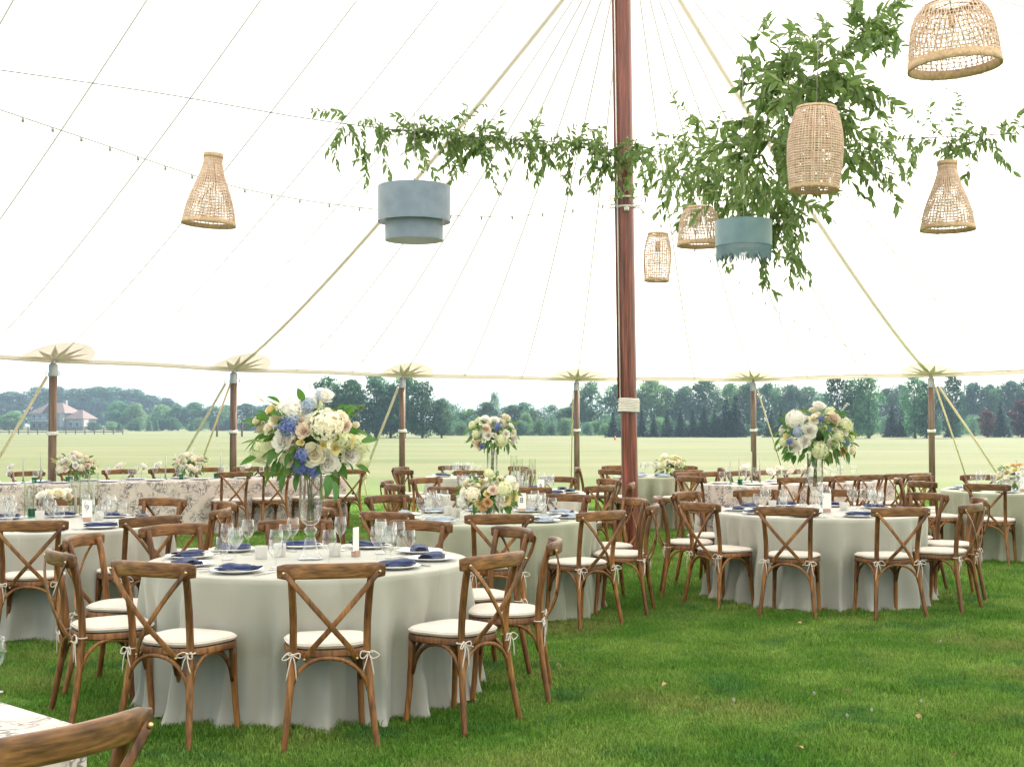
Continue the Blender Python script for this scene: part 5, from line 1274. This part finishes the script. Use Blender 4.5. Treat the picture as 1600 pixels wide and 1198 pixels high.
for px, top, w in ((-15, 610, 75), (20, 612, 70), (62, 605, 70), (88, 604, 60), (120, 607, 70), (150, 604, 80), (180, 605, 80), (212, 608, 70), (238, 618, 60), (262, 622, 50), (-40, 606, 80)): tree(px, top, 669.5, rnd.choice(('round0', 'round1', 'round2')), 'dark', LB['A'], group='wood behind the house', wpx=w)
for px, top, w in ((8, 648, 36), (22, 642, 40), (185, 627, 44), (212, 630, 40), (252, 632, 42), (278, 632, 40), (305, 628, 50), (330, 634, 44), (352, 632, 46)): tree(px, top, 672.5, rnd.choice(('round0', 'round1', 'round2')), rnd.choice(('mid', 'light')), LB['B'], group='row of lighter trees beside the house', wpx=w)
for px, top in ((216, 655), (233, 650), (244, 652), (300, 654), (186, 656)): tree(px, top, 673.5, 'spruce1', 'mid', LB['C'], 'conical_tree', 'small conical trees')
for px, top, w in ((385, 630, 60), (420, 632, 60), (452, 628, 60)): tree(px, top, 673, 'round1', 'dark', 'dark tree behind the bouquet with big blue hydrangeas', group='dark trees behind the big bouquet', wpx=w)
for px, top, w, s_ in ((512, 587, 62, 'loose'), (548, 592, 66, 'round1'), (588, 584, 70, 'round2'), (632, 586, 66, 'round0'), (660, 594, 50, 'loose'), (535, 610, 70, 'willow'), (690, 622, 50, 'round0'), (610, 600, 70, 'round1')): tree(px, top, 684, s_, rnd.choice(('grey', 'mid', 'grey')), LB['D'], group='big clump of grey-green trees', wpx=w)
for px, top, w in ((705, 630, 50), (735, 638, 46), (758, 628, 46), (800, 632, 54), (835, 640, 46), (862, 632, 50), (772, 612, 26), (885, 636, 44), (820, 628, 50), (715, 645, 40)): tree(px, top, 678.5, rnd.choice(('willow', 'round1', 'round0')), rnd.choice(('grey', 'light', 'mid')), LB['E'], group='pale middle treeline', wpx=w)
for px, top, w in ((662, 660, 30), (700, 664, 30), (842, 655, 26), (862, 660, 24), (918, 660, 26), (815, 658, 34), (722, 662, 28), (745, 664, 26), (885, 655, 26), (945, 662, 22)): tree(px, top, 680.5, 'bush', rnd.choice(('light', 'grey')), LB['F'], 'bush', 'shrubs at the foot of the treeline', wpx=w)
for px, top, w, s_ in ((922, 597, 56, 'round2'), (905, 622, 40, 'round0'), (965, 600, 56, 'round1'), (1018, 592, 66, 'round1'), (1045, 606, 52, 'round2'), (1072, 603, 54, 'round0'), (1102, 593, 60, 'round2'), (1140, 598, 58, 'round1'), (1170, 597, 54, 'round0'), (1200, 598, 62, 'round1'), (1235, 601, 62, 'round0'), (1262, 604, 58, 'round2'), (990, 610, 54, 'round0')): tree(px, top, 678.5, s_, rnd.choice(('grey', 'mid', 'light')), LB['H'], group='tall trees behind the spruces', wpx=w)
for px, top in ((958, 643), (1003, 640), (1022, 646), (1043, 640), (1064, 636), (1083, 640), (1101, 632), (1117, 640), (1135, 622), (1150, 618), (1205, 640), (1222, 636), (1395, 630), (1488, 640), (1564, 628), (1240, 645), (975, 650), (1410, 640)): tree(px, top, 683, rnd.choice(('spruce0', 'spruce1', 'spruce0')), 'spruce', LB['G'], 'spruce_tree', 'row of dark spruces', wpx=(683 - top) * rnd.uniform(.5, .66))
for px, top, w in ((1308, 582, 50), (1332, 590, 44), (1358, 580, 46), (1430, 584, 46), (1448, 596, 40), (1488, 582, 40)): tree(px, top, 684.5, 'loose', rnd.choice(('dark', 'mid')), LB['I'], 'poplar_tree', 'tall loose poplars', wpx=w)
for px, top, w in ((1285, 615, 50), (1345, 608, 50), (1385, 606, 56), (1410, 600, 50), (1465, 604, 50), (1520, 598, 60), (1548, 600, 50), (1580, 594, 60), (1615, 588, 70), (1510, 622, 50), (1600, 610, 50), (1440, 620, 50)): tree(px, top, 677.5, rnd.choice(('round0', 'round1', 'round2')), rnd.choice(('grey', 'mid', 'dark')), LB['J'], group='wood behind the poplars', wpx=w)
for px, top, w in ((1543, 640, 32), (1597, 626, 44)): tree(px, top, 683.2, 'round2', 'red', LB['K'], 'red_leaved_tree', 'dark red trees', wpx=w)

for k in range(46):
    px = 705 + k * 20 + rnd.uniform(-8, 8)
    tree(px, rnd.uniform(646, 664), 680 if px < 960 else rnd.uniform(679.5, 681.5), rnd.choice(('bush', 'round1', 'willow')), rnd.choice(('mid', 'light', 'grey', 'dark')), 'low undergrowth shrub between the trunks at the wood edge', 'bush', 'undergrowth along the wood edge', wpx=rnd.uniform(24, 40))
for k in range(14):
    px = 150 + k * 24 + rnd.uniform(-8, 8)
    tree(px, rnd.uniform(650, 664), 673, rnd.choice(('bush', 'round1')), rnd.choice(('mid', 'light', 'dark')), 'low shrub at the foot of the trees beside the house', 'bush', 'shrubs beside the house', wpx=rnd.uniform(20, 30))
# ------------------------------------------------------------------ house and field objects
M_siding = mat('grey siding', (.30, .27, .25), .8, (.36, .33, .31), 3); M_sunsiding = mat('sunlit siding', (.45, .41, .38), .8); M_shingle = mat('brown shingles', (.13, .088, .075), .9, (.17, .12, .10), 3, bump=.4, bscale=6)  # second siding tone is lighter: sunlight on the right-hand sides painted in
M_win = mat('window pane', (.05, .07, .09), .08, spec=.6); M_trim = mat('white trim', (.75, .74, .72), .6)
hd = 300.; hp = at(98, 672, hd); t = thing('house', 'large grey house with hipped brown roof beyond the field', 'house', (hp.x, hd, 0), R_(-14))
def hbox(nm, c, dms, m_, par=None): m = MB(); m.box(c, dms); return obj(nm, m.mesh(nm, m_, False), par or t)
def hip(nm, x0, x1, y0, y1, z0, z1, inset, ov=.4):
    x0 -= ov; x1 += ov; y0 -= ov; y1 += ov; ym = (y0 + y1) / 2; m = MB()
    m.add([(x0, y0, z0), (x1, y0, z0), (x1, y1, z0), (x0, y1, z0), (x0 + inset, ym, z1), (x1 - inset, ym, z1)], [(0, 1, 5, 4), (1, 2, 5), (2, 3, 4, 5), (3, 0, 4), (3, 2, 1, 0)]); return obj(nm, m.mesh(nm, M_shingle, False), t)
hbox('wall', (-1.8, 0, 2.0), (9.0, 7.0, 4.0), M_siding); hbox('wing_wall', (5.0, -.3, 1.35), (4.4, 5.6, 2.7), M_siding)
hip('roof', -6.3, 2.7, -3.5, 3.5, 4.02, 6.5, 3.2); hip('wing_roof', 2.75, 7.2, -3.1, 2.5, 2.72, 4.8, 2.2)
m = MB(); m.add([(-3.1, -3.8, 4.05), (.5, -3.8, 4.05), (-1.3, -3.8, 6.0), (-3.1, 0, 4.05), (.5, 0, 4.05), (-1.3, 0, 6.0)], [(0, 1, 2), (1, 4, 5, 2), (0, 2, 5, 3)]); obj('dormer', m.mesh('dormer', M_shingle, False), t)
hbox('sunlit_gable', (2.2, -3.75, 1.95), (1.0, .5, 3.9), M_sunsiding); hbox('garage_wall', (7.3, -2.2, 1.3), (.5, 2.0, 2.6), M_sunsiding)  # gable side catching the sun, its brightness painted as a lighter box
for x, z in ((-5.2, 3.1), (-3.6, 3.1), (-1.8, 3.1), (.2, 3.1), (-5.2, 1.2), (-3.6, 1.2), (-1.8, 1.2), (.2, 1.2)):
    w = hbox('window', (x, -3.53, z), (1.0, .08, 1.2), M_trim); hbox('pane', (x, -3.59, z), (.8, .05, 1.0), M_win, w)
for x in (4.2, 5.8): w = hbox('window', (x, -3.14, 1.4), (1.0, .08, 1.2), M_trim); hbox('pane', (x, -3.2, 1.4), (.8, .05, 1.0), M_win, w)
bc = hbox('balcony', (-3.4, -4.1, 2.2), (5.6, 1.1, .15), M_trim)
for k in range(12): hbox('baluster', (-6.1 + k * .49, -4.6, 2.65), (.07, .07, .75), M_trim, bc)
hbox('handrail', (-3.4, -4.6, 3.06), (5.7, .1, .08), M_trim, bc)
hbox('chimney', (-.2, 1.2, 6.3), (.8, .8, 1.6), M_siding)
# rail fence
M_fence = mat('weathered fence wood', (.16, .145, .12), .9, (.22, .2, .17), 3)
fd = 190.; f0 = at(-30, 679, fd); f1 = at(192, 679, fd)
t = thing('rail_fence', 'low weathered rail fence crossing the field before the house', 'fence', (f0.x, fd, 0))
Lf = f1.x - f0.x
for k in range(16): m = MB(); m.box((Lf * k / 15, 0, .55), (.14, .14, 1.1)); obj('post', m.mesh('post', M_fence, False), t)
for z in (.35, .7, 1.0): m = MB(); m.box((Lf / 2, -.1, z), (Lf, .06, .12)); obj('rail', m.mesh('rail', M_fence, False), t)
M_rust = mat('rusty post', (.16, .07, .05), .9, (.2, .1, .07), 3)
for px in (339, 378):
    p = at(px, 682, 155); t = thing('field_post', 'thin rusty post standing in the field beside the tent pole', 'post', (p.x, 155, 0), 0, 'rusty posts in the field')
    m = MB(); m.tube([(0, 0, 0), (0, 0, 2.1)], .11, 8); obj('shaft', m.mesh('shaft', M_rust), t); m = MB(); m.box((0, 0, 2.13), (.34, .34, .06)); obj('cap', m.mesh('cap', M_rust, False), t)
p = at(961, 687, 125); t = thing('traffic_cone', 'tiny orange cone on the field in front of the spruces', 'cone', (p.x, 125, 0))
m = MB(); m.lathe([(.12, .03), (.03, .38), (0, .38)], 12); obj('cone', m.mesh('cone', mat('orange plastic', (.8, .2, .04), .5)), t); m = MB(); m.box((0, 0, .015), (.3, .3, .03)); obj('base', m.mesh('base', MATS['orange plastic'], False), t)

# ------------------------------------------------------------------ haze
hz = bpy.data.materials.new('haze'); hz.use_nodes = True; n, l = nodes_of(hz); n.remove(n['Principled BSDF'])
pv = n.new('ShaderNodeVolumePrincipled'); pv.inputs['Color'].default_value = (.62, .84, 1.0, 1); pv.inputs['Density'].default_value = 0.00045; pv.inputs['Anisotropy'].default_value = 0.2
l.new(pv.outputs[0], n['Material Output'].inputs['Volume'])
HAZE = True
if HAZE:
    m = MB(); m.box((0, 1090, 19), (3010, 2830, 40)); o = obj('haze', m.mesh('haze', hz, False)); tag(o, 'pale summer haze over the field', None, kind='stuff')
